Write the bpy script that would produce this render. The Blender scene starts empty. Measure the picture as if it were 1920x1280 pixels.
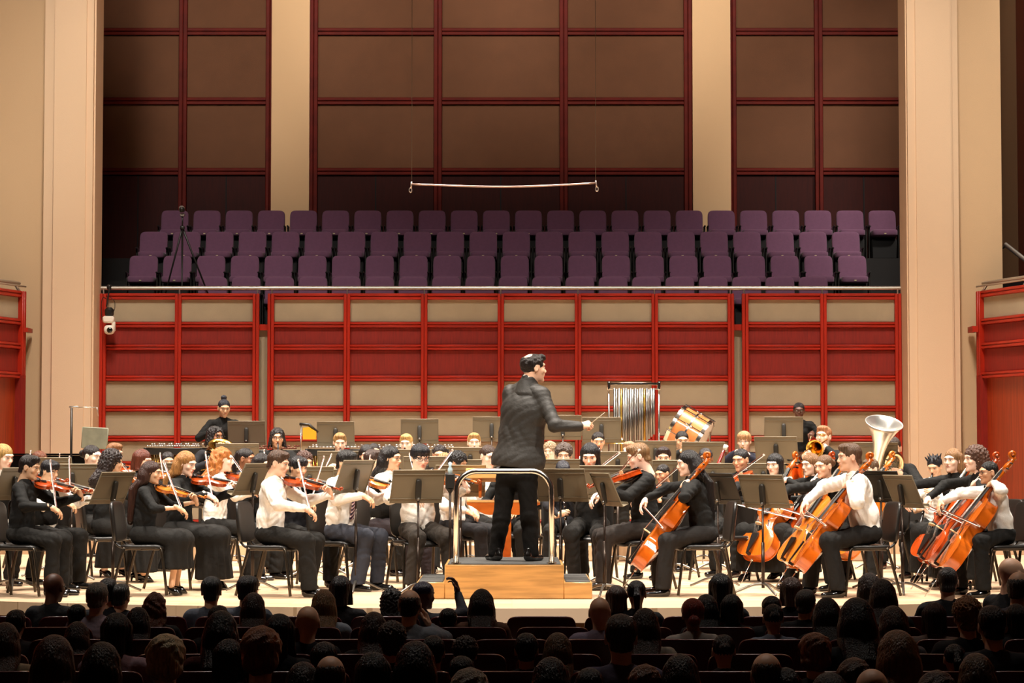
import bpy, math, random
import numpy as np
from mathutils import Matrix, Vector
random.seed(7)
RNG = np.random.RandomState(7)
scn = bpy.context.scene
col = scn.collection
R = math.radians
# ---------------------------------------------------------------- camera
F = 4200.0; CH = 1.3; PITCH = math.atan(207 / F)
cd = bpy.data.cameras.new('camera'); cam = bpy.data.objects.new('camera', cd); col.objects.link(cam)
cd.sensor_width = 36; cd.lens = F / 1920 * 36; cd.clip_end = 200
cam.location = (0, 0, CH); cam.rotation_euler = (math.pi / 2 + PITCH, 0, 0)
scn.camera = cam
# ---------------------------------------------------------------- world, stage lights, added fill spots, exposure
w = bpy.data.worlds.new('world'); scn.world = w; w.use_nodes = True
w.node_tree.nodes['Background'].inputs[0].default_value = (1.0, .82, .66, 1)
w.node_tree.nodes['Background'].inputs[1].default_value = .016
scn.view_settings.view_transform = 'Standard'; scn.view_settings.look = 'None'
scn.view_settings.gamma = 1; scn.view_settings.use_curve_mapping = False
scn.view_settings.exposure = 1.1
WARM = (1.0, .91, .81)


def spot(x, y, z, tx, ty, tz, watt, ang=50, blend=.6, rad=.25, c=WARM):
    l = bpy.data.lights.new('stage_and_fill_spot', 'SPOT'); l.energy = watt; l.color = c
    l.spot_size = R(ang); l.spot_blend = blend; l.shadow_soft_size = rad
    o = bpy.data.objects.new('stage_and_fill_spot', l); col.objects.link(o)
    o.location = (x, y, z)
    o.rotation_euler = (Vector((tx, ty, tz)) - Vector((x, y, z))).to_track_quat('-Z', 'Y').to_euler()


# downlights in the canopy over the players
for lx in (-5.2, -1.9, 1.6, 4.9):
    for ly in (20.6, 24.6, 28.6):
        spot(lx, ly, 12.0, lx * .98, ly + .3, 0, 2650, 58, .7, .3)
# front of house lights from high over the audience, aimed on the stage
for lx in (-7.5, 0, 7.5):
    spot(lx, 11.0, 12.5, lx * .3, 22.0, .8, 2700, 44, .55, .35)
# soft wash over the pillars and the loft front
for lx in (-5.0, -.2, 4.7):
    spot(lx, 26.0, 12.4, lx * 1.15, 34.2, 2.4, 1200, 54, 1.0, .6)
# spots added to brighten the rear loft wall, cone edge above the seats
for lx in (-6.2, -3.1, 0, 3.1, 6.2):
    spot(lx, 30.2, 12.9, lx, 38.2, 10.4, 640 if abs(lx) < 5 else 330, 58, .45, .4)
# side walls, plus fill spots added for right recess, pillar tops and stalls
spot(9.2, 32.0, 12.6, 8.9, 36.6, 6, 1500, 70, .8, .4)  # added spot, lifts the recess wall the stage lights don't reach
for lx in (-5.5, 5.5): spot(lx * .7, 24, 12.3, lx * 1.5, 31.0, 1.5, 900, 50, .8, .4)
for lx in (-6.0, 5.8): spot(lx, 25.5, 12.6, lx * 1.15, 33, 8.5, 750, 50, .9, .5)  # added pair, brightens the upper part of the pillars
for lx in (-2.5, 2.5): spot(lx, 15.5, 12.6, lx, 11.5, -.8, 260, 75, .9, .5)  # added dim pair, lifts the dark audience


def P(px, py, Y):
    v = 640 - py
    fy = F * math.cos(PITCH) - v * math.sin(PITCH); fz = F * math.sin(PITCH) + v * math.cos(PITCH)
    t = Y / fy
    return ((px - 960) * t, Y, CH + fz * t)


def zat(py, Y): return P(960, py, Y)[2]
def xat(px, Y, py=900): return P(px, py, Y)[0]


def fl(px, py, z=0.0):
    v = 640 - py
    fy = F * math.cos(PITCH) - v * math.sin(PITCH); fz = F * math.sin(PITCH) + v * math.cos(PITCH)
    t = (z - CH) / fz
    return ((px - 960) * t, fy * t)


# ---------------------------------------------------------------- materials
def srgb(h):
    if not isinstance(h, str): return h
    c = [int(h[i:i + 2], 16) / 255 for i in (0, 2, 4)]
    return tuple((x / 12.92 if x <= .04045 else ((x + .055) / 1.055) ** 2.4) for x in c)


MATS = {}


def mat(h, rough=.6, metal=0., bump=0., bscale=40., stretch=(1, 1, 1), var=0., vscale=6., coat=0., sss=0., sheen=0., trans=0., key='', spec=None):
    k = (h, rough, metal, bump, bscale, stretch, var, vscale, coat, sss, sheen, trans, spec)
    if k in MATS: return MATS[k]
    m = bpy.data.materials.new(key or 'material'); m.use_nodes = True
    nt = m.node_tree; b = nt.nodes['Principled BSDF']
    c = srgb(h)
    b.inputs['Base Color'].default_value = (*c, 1); b.inputs['Roughness'].default_value = rough
    b.inputs['Metallic'].default_value = metal
    b.inputs['Coat Weight'].default_value = coat; b.inputs['Coat Roughness'].default_value = .15
    if spec is not None: b.inputs['Specular IOR Level'].default_value = spec
    if sheen: b.inputs['Sheen Weight'].default_value = sheen
    if trans: b.inputs['Transmission Weight'].default_value = trans
    if bump or var:
        tc = nt.nodes.new('ShaderNodeTexCoord'); mp = nt.nodes.new('ShaderNodeMapping')
        mp.inputs['Scale'].default_value = stretch
        nt.links.new(tc.outputs['Object'], mp.inputs[0])
    if var:
        n = nt.nodes.new('ShaderNodeTexNoise'); n.inputs['Scale'].default_value = vscale; n.inputs['Detail'].default_value = 4
        nt.links.new(mp.outputs[0], n.inputs['Vector'])
        r = nt.nodes.new('ShaderNodeValToRGB')
        r.color_ramp.elements[0].position = .3; r.color_ramp.elements[1].position = .7
        r.color_ramp.elements[0].color = (*[x * (1 - var) for x in c], 1)
        r.color_ramp.elements[1].color = (*[min(1, x * (1 + var)) for x in c], 1)
        nt.links.new(n.outputs[0], r.inputs[0]); nt.links.new(r.outputs[0], b.inputs['Base Color'])
    if bump:
        n2 = nt.nodes.new('ShaderNodeTexNoise'); n2.inputs['Scale'].default_value = bscale; n2.inputs['Detail'].default_value = 3
        nt.links.new(mp.outputs[0], n2.inputs['Vector'])
        bp = nt.nodes.new('ShaderNodeBump'); bp.inputs['Strength'].default_value = bump; bp.inputs['Distance'].default_value = .02
        nt.links.new(n2.outputs[0], bp.inputs['Height']); nt.links.new(bp.outputs[0], b.inputs['Normal'])
    MATS[k] = m
    return m


# ---------------------------------------------------------------- objects and tags
def tag(o, label=None, cat=None, group=None, kind=None):
    if label: o['label'] = label
    if cat: o['category'] = cat
    if group: o['group'] = group
    if kind: o['kind'] = kind
    return o


def empty(name, label=None, cat=None, group=None, loc=(0, 0, 0), rz=0., kind=None, mw=None):
    o = bpy.data.objects.new(name, None); col.objects.link(o); o.empty_display_size = .1
    o.location = loc; o.rotation_euler = (0, 0, rz)
    if mw is not None: o.matrix_world = mw
    return tag(o, label, cat, group, kind)


class MB:
    """collects vertex and face arrays, links them as one mesh"""
    def __init__(s): s.V = []; s.Fq = []; s.n = 0
    def add(s, V, Fs, mi=0, M=None):
        V = np.asarray(V, float).reshape(-1, 3)
        if M is not None:
            A = np.array(M); V = V @ A[:3, :3].T + A[:3, 3]
        for f in (Fs if isinstance(Fs, (list, tuple)) else [Fs]):
            f = np.asarray(f, int)
            if f.ndim == 1: f = f.reshape(1, -1)
            if len(f): s.Fq.append((f + s.n, mi))
        s.V.append(V); s.n += len(V)
        return s
    def data(s):
        return s
    def mesh(s, name, mats, smooth=True):
        me = bpy.data.meshes.new(name)
        V = np.concatenate(s.V) if s.V else np.zeros((0, 3))
        me.vertices.add(len(V)); me.vertices.foreach_set('co', V.astype(np.float32).ravel())
        loops = np.concatenate([f.ravel() for f, _ in s.Fq]); tot = np.concatenate([np.full(len(f), f.shape[1]) for f, _ in s.Fq])
        mi = np.concatenate([np.full(len(f), m) for f, m in s.Fq])
        me.loops.add(len(loops)); me.loops.foreach_set('vertex_index', loops.astype(np.int32))
        me.polygons.add(len(tot)); st = np.concatenate([[0], np.cumsum(tot)[:-1]])
        me.polygons.foreach_set('loop_start', st.astype(np.int32))
        me.polygons.foreach_set('material_index', mi.astype(np.int32))
        me.polygons.foreach_set('use_smooth', np.full(len(tot), bool(smooth)))
        for m in (mats if isinstance(mats, (list, tuple)) else [mats]): me.materials.append(m)
        me.update(calc_edges=True)
        if smooth == 'auto':
            me.set_sharp_from_angle(angle=R(38))
        return me
    def build(s, name, mats, parent=None, smooth='auto'):
        o = bpy.data.objects.new(name, s.mesh(name, mats, smooth)); col.objects.link(o)
        if parent is not None: o.parent = parent
        return o


def link(name, me, parent=None):
    o = bpy.data.objects.new(name, me); col.objects.link(o)
    if parent is not None: o.parent = parent
    return o


def dup(o, parent=None):
    c = o.copy(); col.objects.link(c); c.parent = parent
    for ch in list(o.children): dup(ch, c)
    return c


# ---------------------------------------------------------------- shapes (return V, faces)
def box(c, s, b=0., Rm=None):
    c = np.array(c, float); h = np.array(s, float) / 2
    if b <= 0:
        V = np.array([[x, y, z] for x in (-1, 1) for y in (-1, 1) for z in (-1, 1)], float) * h
        Fs = np.array([[0, 1, 3, 2], [4, 6, 7, 5], [0, 4, 5, 1], [2, 3, 7, 6], [0, 2, 6, 4], [1, 5, 7, 3]])
        Fs = [Fs]
    else:
        b = min(b, h.min() * .95); V = []; ix = {}
        for x in (-1, 1):
            for y in (-1, 1):
                for z in (-1, 1):
                    for a in range(3):
                        p = np.array([x, y, z], float) * (h - b); p[a] = (x, y, z)[a] * h[a]
                        ix[(x, y, z, a)] = len(V); V.append(p)
        V = np.array(V); q = []; t = []
        for a in range(3):
            o1, o2 = [i for i in range(3) if i != a]
            for s_ in (-1, 1):
                f = []
                for u, v in ((-1, -1), (1, -1), (1, 1), (-1, 1)):
                    k = [0, 0, 0]; k[a] = s_; k[o1] = u; k[o2] = v
                    f.append(ix[(*k, a)])
                q.append(f)
            for u in (-1, 1):
                for v in (-1, 1):
                    k0 = [0, 0, 0]; k0[o1] = u; k0[o2] = v
                    f = []
                    k0[a] = -1; f += [ix[(*k0, o1)], ix[(*k0, o2)]]
                    k0[a] = 1; f += [ix[(*k0, o2)], ix[(*k0, o1)]]
                    q.append(f)
        for x in (-1, 1):
            for y in (-1, 1):
                for z in (-1, 1): t.append([ix[(x, y, z, a)] for a in range(3)])
        q = np.array(q); t = np.array(t)
        def fix(f):
            out = []
            for r in f:
                n = np.cross(V[r[1]] - V[r[0]], V[r[2]] - V[r[1]]); m = V[r].mean(0)
                out.append(r if n @ m > 0 else r[::-1])
            return np.array(out)
        Fs = [fix(q), fix(t)]
    if Rm is not None: V = V @ np.array(Rm)[:3, :3].T
    return V + c, Fs


def tube(path, r, n=8, caps=True, flat=1., closed=False):
    path = np.array(path, float); m = len(path)
    r = np.full(m, r, float) if np.isscalar(r) else np.array(r, float)
    T = np.zeros_like(path); T[1:-1] = path[2:] - path[:-2]; T[0] = path[1] - path[0]; T[-1] = path[-1] - path[-2]
    if closed: T[0] = T[-1] = path[1] - path[-2]
    T /= np.linalg.norm(T, axis=1)[:, None] + 1e-12
    up = np.array([0, 0, 1.]) if abs(T[0][2]) < .9 else np.array([0, 1., 0])
    N = np.zeros_like(path); a = np.cross(T[0], up); N[0] = a / np.linalg.norm(a)
    for i in range(1, m):
        v = N[i - 1] - T[i] * (N[i - 1] @ T[i]); N[i] = v / (np.linalg.norm(v) + 1e-12)
    B = np.cross(T, N)
    th = np.arange(n) * 2 * math.pi / n
    V = path[:, None] + (N[:, None] * np.cos(th)[None, :, None] + B[:, None] * np.sin(th)[None, :, None] * flat) * r[:, None, None]
    V = V.reshape(-1, 3)
    i = np.arange(m - 1)[:, None] * n; j = np.arange(n)[None]; j2 = (j + 1) % n
    Q = np.stack([i + j, i + j2, i + n + j2, i + n + j], -1).reshape(-1, 4)
    Fs = [Q]
    if caps and not closed: Fs += [np.arange(n)[::-1].reshape(1, -1), (np.arange(n) + (m - 1) * n).reshape(1, -1)]
    return V, Fs


def lathe(prof, n=24, axis='z', c=(0, 0, 0)):
    """prof: (r, h) list"""
    pr = np.array(prof, float); th = np.arange(n) * 2 * math.pi / n
    V = np.stack([pr[:, 0:1] * np.cos(th), pr[:, 0:1] * np.sin(th), np.repeat(pr[:, 1:2], n, 1)], -1).reshape(-1, 3)
    m = len(pr); i = np.arange(m - 1)[:, None] * n; j = np.arange(n)[None]; j2 = (j + 1) % n
    Q = np.stack([i + j, i + j2, i + n + j2, i + n + j], -1).reshape(-1, 4)
    if axis == 'x': V = V[:, [2, 0, 1]]
    if axis == 'y': V = V[:, [1, 2, 0]]
    return V + np.array(c), [Q]


def sell(c, s, e1=.4, e2=.4, nu=28, nv=14):
    """superellipsoid: soft pads and blobs; s = full size"""
    u = np.linspace(-math.pi, math.pi, nu, endpoint=False); v = np.linspace(-math.pi / 2, math.pi / 2, nv)
    f = lambda t, e: np.sign(t) * np.abs(t) ** e
    V = np.stack([f(np.cos(v), e1)[:, None] * f(np.cos(u), e2)[None], f(np.cos(v), e1)[:, None] * f(np.sin(u), e2)[None],
                  np.repeat(f(np.sin(v), e1)[:, None], nu, 1)], -1) * np.array(s) / 2
    V = V.reshape(-1, 3); i = np.arange(nv - 1)[:, None] * nu; j = np.arange(nu)[None]; j2 = (j + 1) % nu
    Q = np.stack([i + j, i + j2, i + nu + j2, i + nu + j], -1).reshape(-1, 4)
    return V + np.array(c), [Q]


def prism(poly, z0, z1):
    poly = np.array(poly, float); n = len(poly)
    A = np.sum(poly[:, 0] * np.roll(poly[:, 1], -1) - poly[:, 1] * np.roll(poly[:, 0], -1))
    if A < 0: poly = poly[::-1]
    V = np.concatenate([np.c_[poly, np.full(n, z0)], np.c_[poly, np.full(n, z1)]])
    j = np.arange(n); j2 = (j + 1) % n
    return V, [np.stack([j, j2, j2 + n, j + n], -1), j[::-1].reshape(1, -1), (j + n).reshape(1, -1)]


def arc(pts, n=6):
    """Catmull-Rom through points"""
    p = np.array(pts, float); p = np.concatenate([[2 * p[0] - p[1]], p, [2 * p[-1] - p[-2]]]); out = []
    for i in range(1, len(p) - 2):
        for t in np.linspace(0, 1, n, endpoint=False):
            out.append(.5 * ((2 * p[i]) + (-p[i - 1] + p[i + 1]) * t + (2 * p[i - 1] - 5 * p[i] + 4 * p[i + 1] - p[i + 2]) * t * t + (-p[i - 1] + 3 * p[i] - 3 * p[i + 1] + p[i + 2]) * t ** 3))
    out.append(p[-2]); return np.array(out)


def nrm(v):
    v = np.array(v, float); return v / (np.linalg.norm(v) + 1e-12)


def frame(y, z, o=(0, 0, 0)):
    """4x4 with +Y along y and +Z as near z as it can be"""
    y = nrm(y); z = np.array(z, float); z = nrm(z - y * (z @ y)); x = np.cross(y, z)
    M = np.eye(4); M[:3, 0] = x; M[:3, 1] = y; M[:3, 2] = z; M[:3, 3] = o
    return M


def rot(ax, deg):
    return np.array(Matrix.Rotation(R(deg), 4, ax))


def trn(*v):
    M = np.eye(4); M[:3, 3] = v; return M


# ---------------------------------------------------------------- smooth solids: signed distance fields + surface nets
def rc(a, b, r1, r2=None, k=.03, sc=None, op='u'):
    return dict(t='c', a=np.array(a, float), b=np.array(b, float), r1=r1, r2=r1 if r2 is None else r2, k=k, sc=sc, op=op)


def el(c, r, k=.03, Rm=None, op='u'):
    return dict(t='e', c=np.array(c, float), r=np.array(r, float), k=k, R=Rm, op=op)


def solid(prims, h=.014, cuts=(), noise=None, shift=0.):
    lo = np.full(3, 1e9); hi = -lo
    bb = []
    for p in prims:
        if p['t'] == 'c':
            r = max(p['r1'], p['r2']) * 1.0
            l = np.minimum(p['a'] - p['r1'], p['b'] - p['r2']); u = np.maximum(p['a'] + p['r1'], p['b'] + p['r2'])
            if p['sc'] is not None:
                l = np.minimum(p['a'], p['b']) - r * np.maximum(1, np.array(p['sc'])); u = np.maximum(p['a'], p['b']) + r * np.maximum(1, np.array(p['sc']))
        else:
            r = p['r'].max() if p['R'] is not None else p['r']; l = p['c'] - r; u = p['c'] + r
        bb.append((l, u))
        if p['op'] == 'u': lo = np.minimum(lo, l); hi = np.maximum(hi, u)
    lo -= 2.5 * h + .01; hi += 2.5 * h + .01
    n = np.ceil((hi - lo) / h).astype(int) + 1
    D = np.full(n, .3, np.float32)
    ax = [lo[i] + np.arange(n[i]) * h for i in range(3)]
    for p, (l, u) in zip(prims, bb):
        m = p['k'] + 2 * h
        i0 = np.maximum(0, ((l - m - lo) / h).astype(int)); i1 = np.minimum(n, ((u + m - lo) / h).astype(int) + 2)
        if np.any(i1 <= i0): continue
        X = ax[0][i0[0]:i1[0]][:, None, None].astype(np.float32); Y = ax[1][i0[1]:i1[1]][None, :, None].astype(np.float32); Z = ax[2][i0[2]:i1[2]][None, None, :].astype(np.float32)
        if p['t'] == 'c':
            a = p['a']; b = p['b'] - a; sc = p['sc'] or (1, 1, 1)
            px, py, pz = (X - a[0]) / sc[0], (Y - a[1]) / sc[1], (Z - a[2]) / sc[2]
            bx, by, bz = b[0] / sc[0], b[1] / sc[1], b[2] / sc[2]
            L = bx * bx + by * by + bz * bz + 1e-9
            t = np.clip((px * bx + py * by + pz * bz) / L, 0, 1)
            d = np.sqrt((px - bx * t) ** 2 + (py - by * t) ** 2 + (pz - bz * t) ** 2) - (p['r1'] + (p['r2'] - p['r1']) * t)
            d = d * min(1, min(sc))if p['sc'] else d
        else:
            px, py, pz = X - p['c'][0], Y - p['c'][1], Z - p['c'][2]
            if p['R'] is not None:
                A = np.array(p['R'])[:3, :3].T
                px, py, pz = (A[0, 0] * px + A[0, 1] * py + A[0, 2] * pz, A[1, 0] * px + A[1, 1] * py + A[1, 2] * pz, A[2, 0] * px + A[2, 1] * py + A[2, 2] * pz)
            r = p['r']
            k0 = np.sqrt((px / r[0]) ** 2 + (py / r[1]) ** 2 + (pz / r[2]) ** 2)
            k1 = np.sqrt((px / r[0] ** 2) ** 2 + (py / r[1] ** 2) ** 2 + (pz / r[2] ** 2) ** 2) + 1e-9
            d = k0 * (k0 - 1) / k1
        S = D[i0[0]:i1[0], i0[1]:i1[1], i0[2]:i1[2]]
        k = p['k']
        if p['op'] == 'u':
            hh = np.clip(.5 + .5 * (S - d) / k, 0, 1); S[...] = S * (1 - hh) + d * hh - k * hh * (1 - hh)
        else:
            hh = np.clip(.5 - .5 * (S + d) / k, 0, 1); S[...] = S * (1 - hh) - d * hh + k * hh * (1 - hh)
    G = None
    if noise is not None:
        X, Y, Z = np.meshgrid(*[a.astype(np.float32) for a in ax], indexing='ij', sparse=True)
        D += noise(X, Y, Z)
    for c in cuts:   # (normal, offset): keep n.p < offset
        nn = c[0]; X = ax[0][:, None, None]; Y = ax[1][None, :, None]; Z = ax[2][None, None, :]
        D = np.maximum(D, (nn[0] * X + nn[1] * Y + nn[2] * Z - c[1]).astype(np.float32))
    D += shift
    return surfnet(D, lo, h)


def surfnet(D, lo, h):
    D[0] = D[-1] = .3; D[:, 0] = D[:, -1] = .3; D[:, :, 0] = D[:, :, -1] = .3
    S = D < 0; nx, ny, nz = D.shape
    cnt = np.zeros((nx - 1, ny - 1, nz - 1), np.int8)
    for a in (0, 1):
        for b in (0, 1):
            for c in (0, 1): cnt += S[a:nx - 1 + a, b:ny - 1 + b, c:nz - 1 + c]
    act = (cnt > 0) & (cnt < 8); I, J, K = np.nonzero(act)
    idx = np.full(act.shape, -1, np.int64); idx[I, J, K] = np.arange(len(I))
    pos = np.zeros((len(I), 3)); num = np.zeros(len(I))
    cor = [(a, b, c) for a in (0, 1) for b in (0, 1) for c in (0, 1)]
    for e0 in cor:
        for axi in range(3):
            if e0[axi]: continue
            e1 = list(e0); e1[axi] = 1
            d0 = D[I + e0[0], J + e0[1], K + e0[2]]; d1 = D[I + e1[0], J + e1[1], K + e1[2]]
            m = (d0 < 0) != (d1 < 0); t = np.where(m, d0 / np.where(m, d0 - d1, 1), 0)
            for q in range(3):
                pos[:, q] += np.where(m, e0[q] + (t if q == axi else 0), 0)
            num += m
    V = (np.stack([I, J, K], 1) + pos / num[:, None]) * h + lo
    Q = []
    for axi in range(3):
        s0 = [slice(None)] * 3; s1 = [slice(None)] * 3
        s0[axi] = slice(0, -1); s1[axi] = slice(1, None)
        A = S[tuple(s0)]; B = S[tuple(s1)]
        i, j, k = np.nonzero(A != B); g = [i, j, k]
        o1, o2 = (axi + 1) % 3, (axi + 2) % 3
        ok = (g[o1] > 0) & (g[o2] > 0)
        g = [x[ok] for x in g]
        ins = A[g[0], g[1], g[2]]
        def cell(a, b):
            q = [x.copy() for x in g]; q[o1] -= a; q[o2] -= b
            return idx[q[0], q[1], q[2]]
        f = np.stack([cell(1, 1), cell(0, 1), cell(0, 0), cell(1, 0)], 1)
        f[~ins] = f[~ins][:, ::-1]
        Q.append(f[(f >= 0).all(1)])
    return V, [np.concatenate(Q)]


def folds(amp, f=30., seed=0, z0=None):
    r = np.random.RandomState(seed); ds = [r.normal(size=3) for _ in range(4)]; ph = r.uniform(0, 6.28, 4)
    ds = [d / np.linalg.norm(d) for d in ds]
    def fn(X, Y, Z):
        w_ = np.sin((ds[0][0] * X + ds[0][1] * Y + ds[0][2] * Z) * f * .5 + ph[0])
        a = np.sin((ds[1][0] * X + ds[1][1] * Y + ds[1][2] * Z) * f + ph[1] + 2.0 * w_)
        b = np.sin((ds[2][0] * X + ds[2][1] * Y + ds[2][2] * Z) * f * 1.7 + ph[2] - 2.2 * w_)
        return (amp * (.55 - np.abs(a) * (.8 + .4 * w_) - .45 * np.abs(b) + .2)).astype(np.float32)
    return fn
# ================================================================ the hall
WY = 33.5          # plane of the wood and cloth front of the choir loft
BY = 38.2          # rear wall of the loft
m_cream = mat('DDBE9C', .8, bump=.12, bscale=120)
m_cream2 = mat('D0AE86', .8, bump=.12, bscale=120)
m_pil = mat('E6C092', .8, bump=.1, bscale=120)
m_tan = mat('6B5238', .85, bump=.1, bscale=100)
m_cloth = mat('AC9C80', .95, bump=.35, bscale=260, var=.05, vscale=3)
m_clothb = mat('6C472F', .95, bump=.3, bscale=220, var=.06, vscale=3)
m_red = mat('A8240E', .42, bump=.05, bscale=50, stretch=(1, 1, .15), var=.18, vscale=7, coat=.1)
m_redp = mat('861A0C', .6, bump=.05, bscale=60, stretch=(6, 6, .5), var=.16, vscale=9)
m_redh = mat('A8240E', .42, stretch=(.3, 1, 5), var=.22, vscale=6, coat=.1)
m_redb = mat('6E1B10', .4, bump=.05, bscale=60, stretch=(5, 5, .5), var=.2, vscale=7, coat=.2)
m_door = mat('98330F', .4, bump=.04, bscale=60, stretch=(9, 9, .35), var=.25, vscale=4, coat=.2)
m_chrome = mat('D8D4CC', .18, 1.)
m_rail = mat('C9C3B8', .3, .85)
m_black = mat('17140F', .45)
m_dark = mat('0A0909', .8)
m_iron = mat('231E19', .35, .6)


def wood_floor():
    m = bpy.data.materials.new('maple_stage_floor'); m.use_nodes = True; nt = m.node_tree; b = nt.nodes['Principled BSDF']
    tc = nt.nodes.new('ShaderNodeTexCoord'); mp = nt.nodes.new('ShaderNodeMapping')
    br = nt.nodes.new('ShaderNodeTexBrick'); nt.links.new(tc.outputs['Object'], mp.inputs[0]); nt.links.new(mp.outputs[0], br.inputs['Vector'])
    br.inputs['Scale'].default_value = 1; br.inputs['Brick Width'].default_value = 1.9; br.inputs['Row Height'].default_value = .085
    br.inputs['Mortar Size'].default_value = .0025; br.inputs['Mortar Smooth'].default_value = .3
    br.inputs['Color1'].default_value = (*srgb('DDBFA0'), 1); br.inputs['Color2'].default_value = (*srgb('CCA983'), 1)
    br.inputs['Mortar'].default_value = (*srgb('B08F6C'), 1)
    n = nt.nodes.new('ShaderNodeTexNoise'); n.inputs['Scale'].default_value = 1.2; n.inputs['Detail'].default_value = 5
    m2 = nt.nodes.new('ShaderNodeMapping'); m2.inputs['Scale'].default_value = (1, 14, 1)
    nt.links.new(tc.outputs['Object'], m2.inputs[0]); nt.links.new(m2.outputs[0], n.inputs['Vector'])
    mx = nt.nodes.new('ShaderNodeMixRGB'); mx.blend_type = 'MULTIPLY'; mx.inputs[0].default_value = .35
    nt.links.new(br.outputs[0], mx.inputs[1]); nt.links.new(n.outputs[0], mx.inputs[2]); nt.links.new(mx.outputs[0], b.inputs['Base Color'])
    b.inputs['Roughness'].default_value = .42
    return m


m_floor = wood_floor()


def struct(name, mb, m, smooth=False, parent=None):
    o = mb.build(name, m, parent, smooth)
    if parent is None: o['kind'] = 'structure'
    return o


def slab(name, x0, x1, y0, y1, z0, z1, m):
    return struct(name, MB().add(*box(((x0 + x1) / 2, (y0 + y1) / 2, (z0 + z1) / 2), (abs(x1 - x0), abs(y1 - y0), abs(z1 - z0)))), m)


# stage floor with its bowed lip
lip = [(X, 18.72 + .95 * (X / 4.6) ** 2 * (1 if abs(X) < 6 else 1)) for X in np.linspace(-7.5, 7.5, 25)]
poly = lip + [(11.5, 22), (11.5, 40), (-11.5, 40), (-11.5, 22)]
struct('floor_stage', MB().add(*prism(poly, -.12, 0)), m_floor)
apron = [(x, y + .05) for x, y in lip] + [(7.5, 24), (-7.5, 24)]
struct('wall_stage_front', MB().add(*prism(apron, -.8, -.12)), mat('9A6A35', .55, bump=.03, stretch=(.4, 1, 4), var=.15, vscale=5))
slab('floor_auditorium', -14, 14, -3, 26, -.95, -.8, mat('2A1712', .7))
# risers for the winds and the drums
rs = struct('floor_riser', MB().add(*box((-.1, 27.75, .1), (8.8, 1.9, .2), .012)), m_floor)
rb = struct('floor_rear_riser', MB().add(*prism([(-8.6, 28.4), (-4.6, 28.7), (4.5, 28.7), (6.35, 28.4), (8.6, 28.3), (8.6, 33.6), (-8.6, 33.6)], 0, .24)), m_floor)
slab('ceiling', -16, 16, -3, 40, 13.2, 13.5, mat('8A7358', .9))
slab('wall_back_hall', -16, 16, -3.4, -3.0, -1, 13.3, m_tan)
slab('wall_far_left', -16.4, -16, -3.2, 40, -1, 13.3, m_tan)
slab('wall_far_right', 16, 16.4, -3.2, 40, -1, 13.3, m_tan)


def X_(px, Y): return xat(px, Y)


# lighted pillars either side of the loft
def pillar(name, x0, x1, steps, y0, y1, m):
    mb = MB().add(*box(((x0 + x1) / 2, (y0 + y1) / 2, 6.6), (abs(x1 - x0), y1 - y0, 13.2)))
    for a, b, d in steps:
        mb.add(*box(((a + b) / 2, y0 - d / 2 + .002, 6.6), (abs(b - a), d, 13.19)))
    return struct(name, mb, m)


yf = WY - .55
pillar('wall_pillar_left', X_(76, yf), X_(173, yf), [(X_(96, yf), X_(170, yf), .07), (X_(97, yf), X_(157, yf), .10)], yf, WY + .04, m_cream)
pillar('wall_pillar_right', X_(1704, yf), X_(1803, yf), [(X_(1706, yf), X_(1790, yf), .07), (X_(1721, yf), X_(1787, yf), .10)], yf, WY + .04, m_cream)
# set-back side faces beside the pillars
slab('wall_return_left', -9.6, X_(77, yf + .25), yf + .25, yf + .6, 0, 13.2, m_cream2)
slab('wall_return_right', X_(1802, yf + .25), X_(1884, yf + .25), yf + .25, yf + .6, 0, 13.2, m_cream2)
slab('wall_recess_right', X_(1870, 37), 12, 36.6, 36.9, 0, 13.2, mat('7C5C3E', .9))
# jambs between the pillars and the loft front
slab('wall_jamb_left', X_(170, WY), X_(190, WY), WY, WY + .35, .24, zat(624, WY), m_cloth)
slab('wall_jamb_right', X_(1688, WY), X_(1708, WY), WY, WY + .35, .24, zat(624, WY), m_cloth)

# ---------------------------------------------------------------- loft front: framed panels
ZS = [556, 609, 651, 709, 766, 822, 870, 925, 985]     # frame lines in the photo, top to bottom
ROWK = ['c', 'r', 'r', 'c', 'c', 'c', 'c', 'c']


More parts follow.
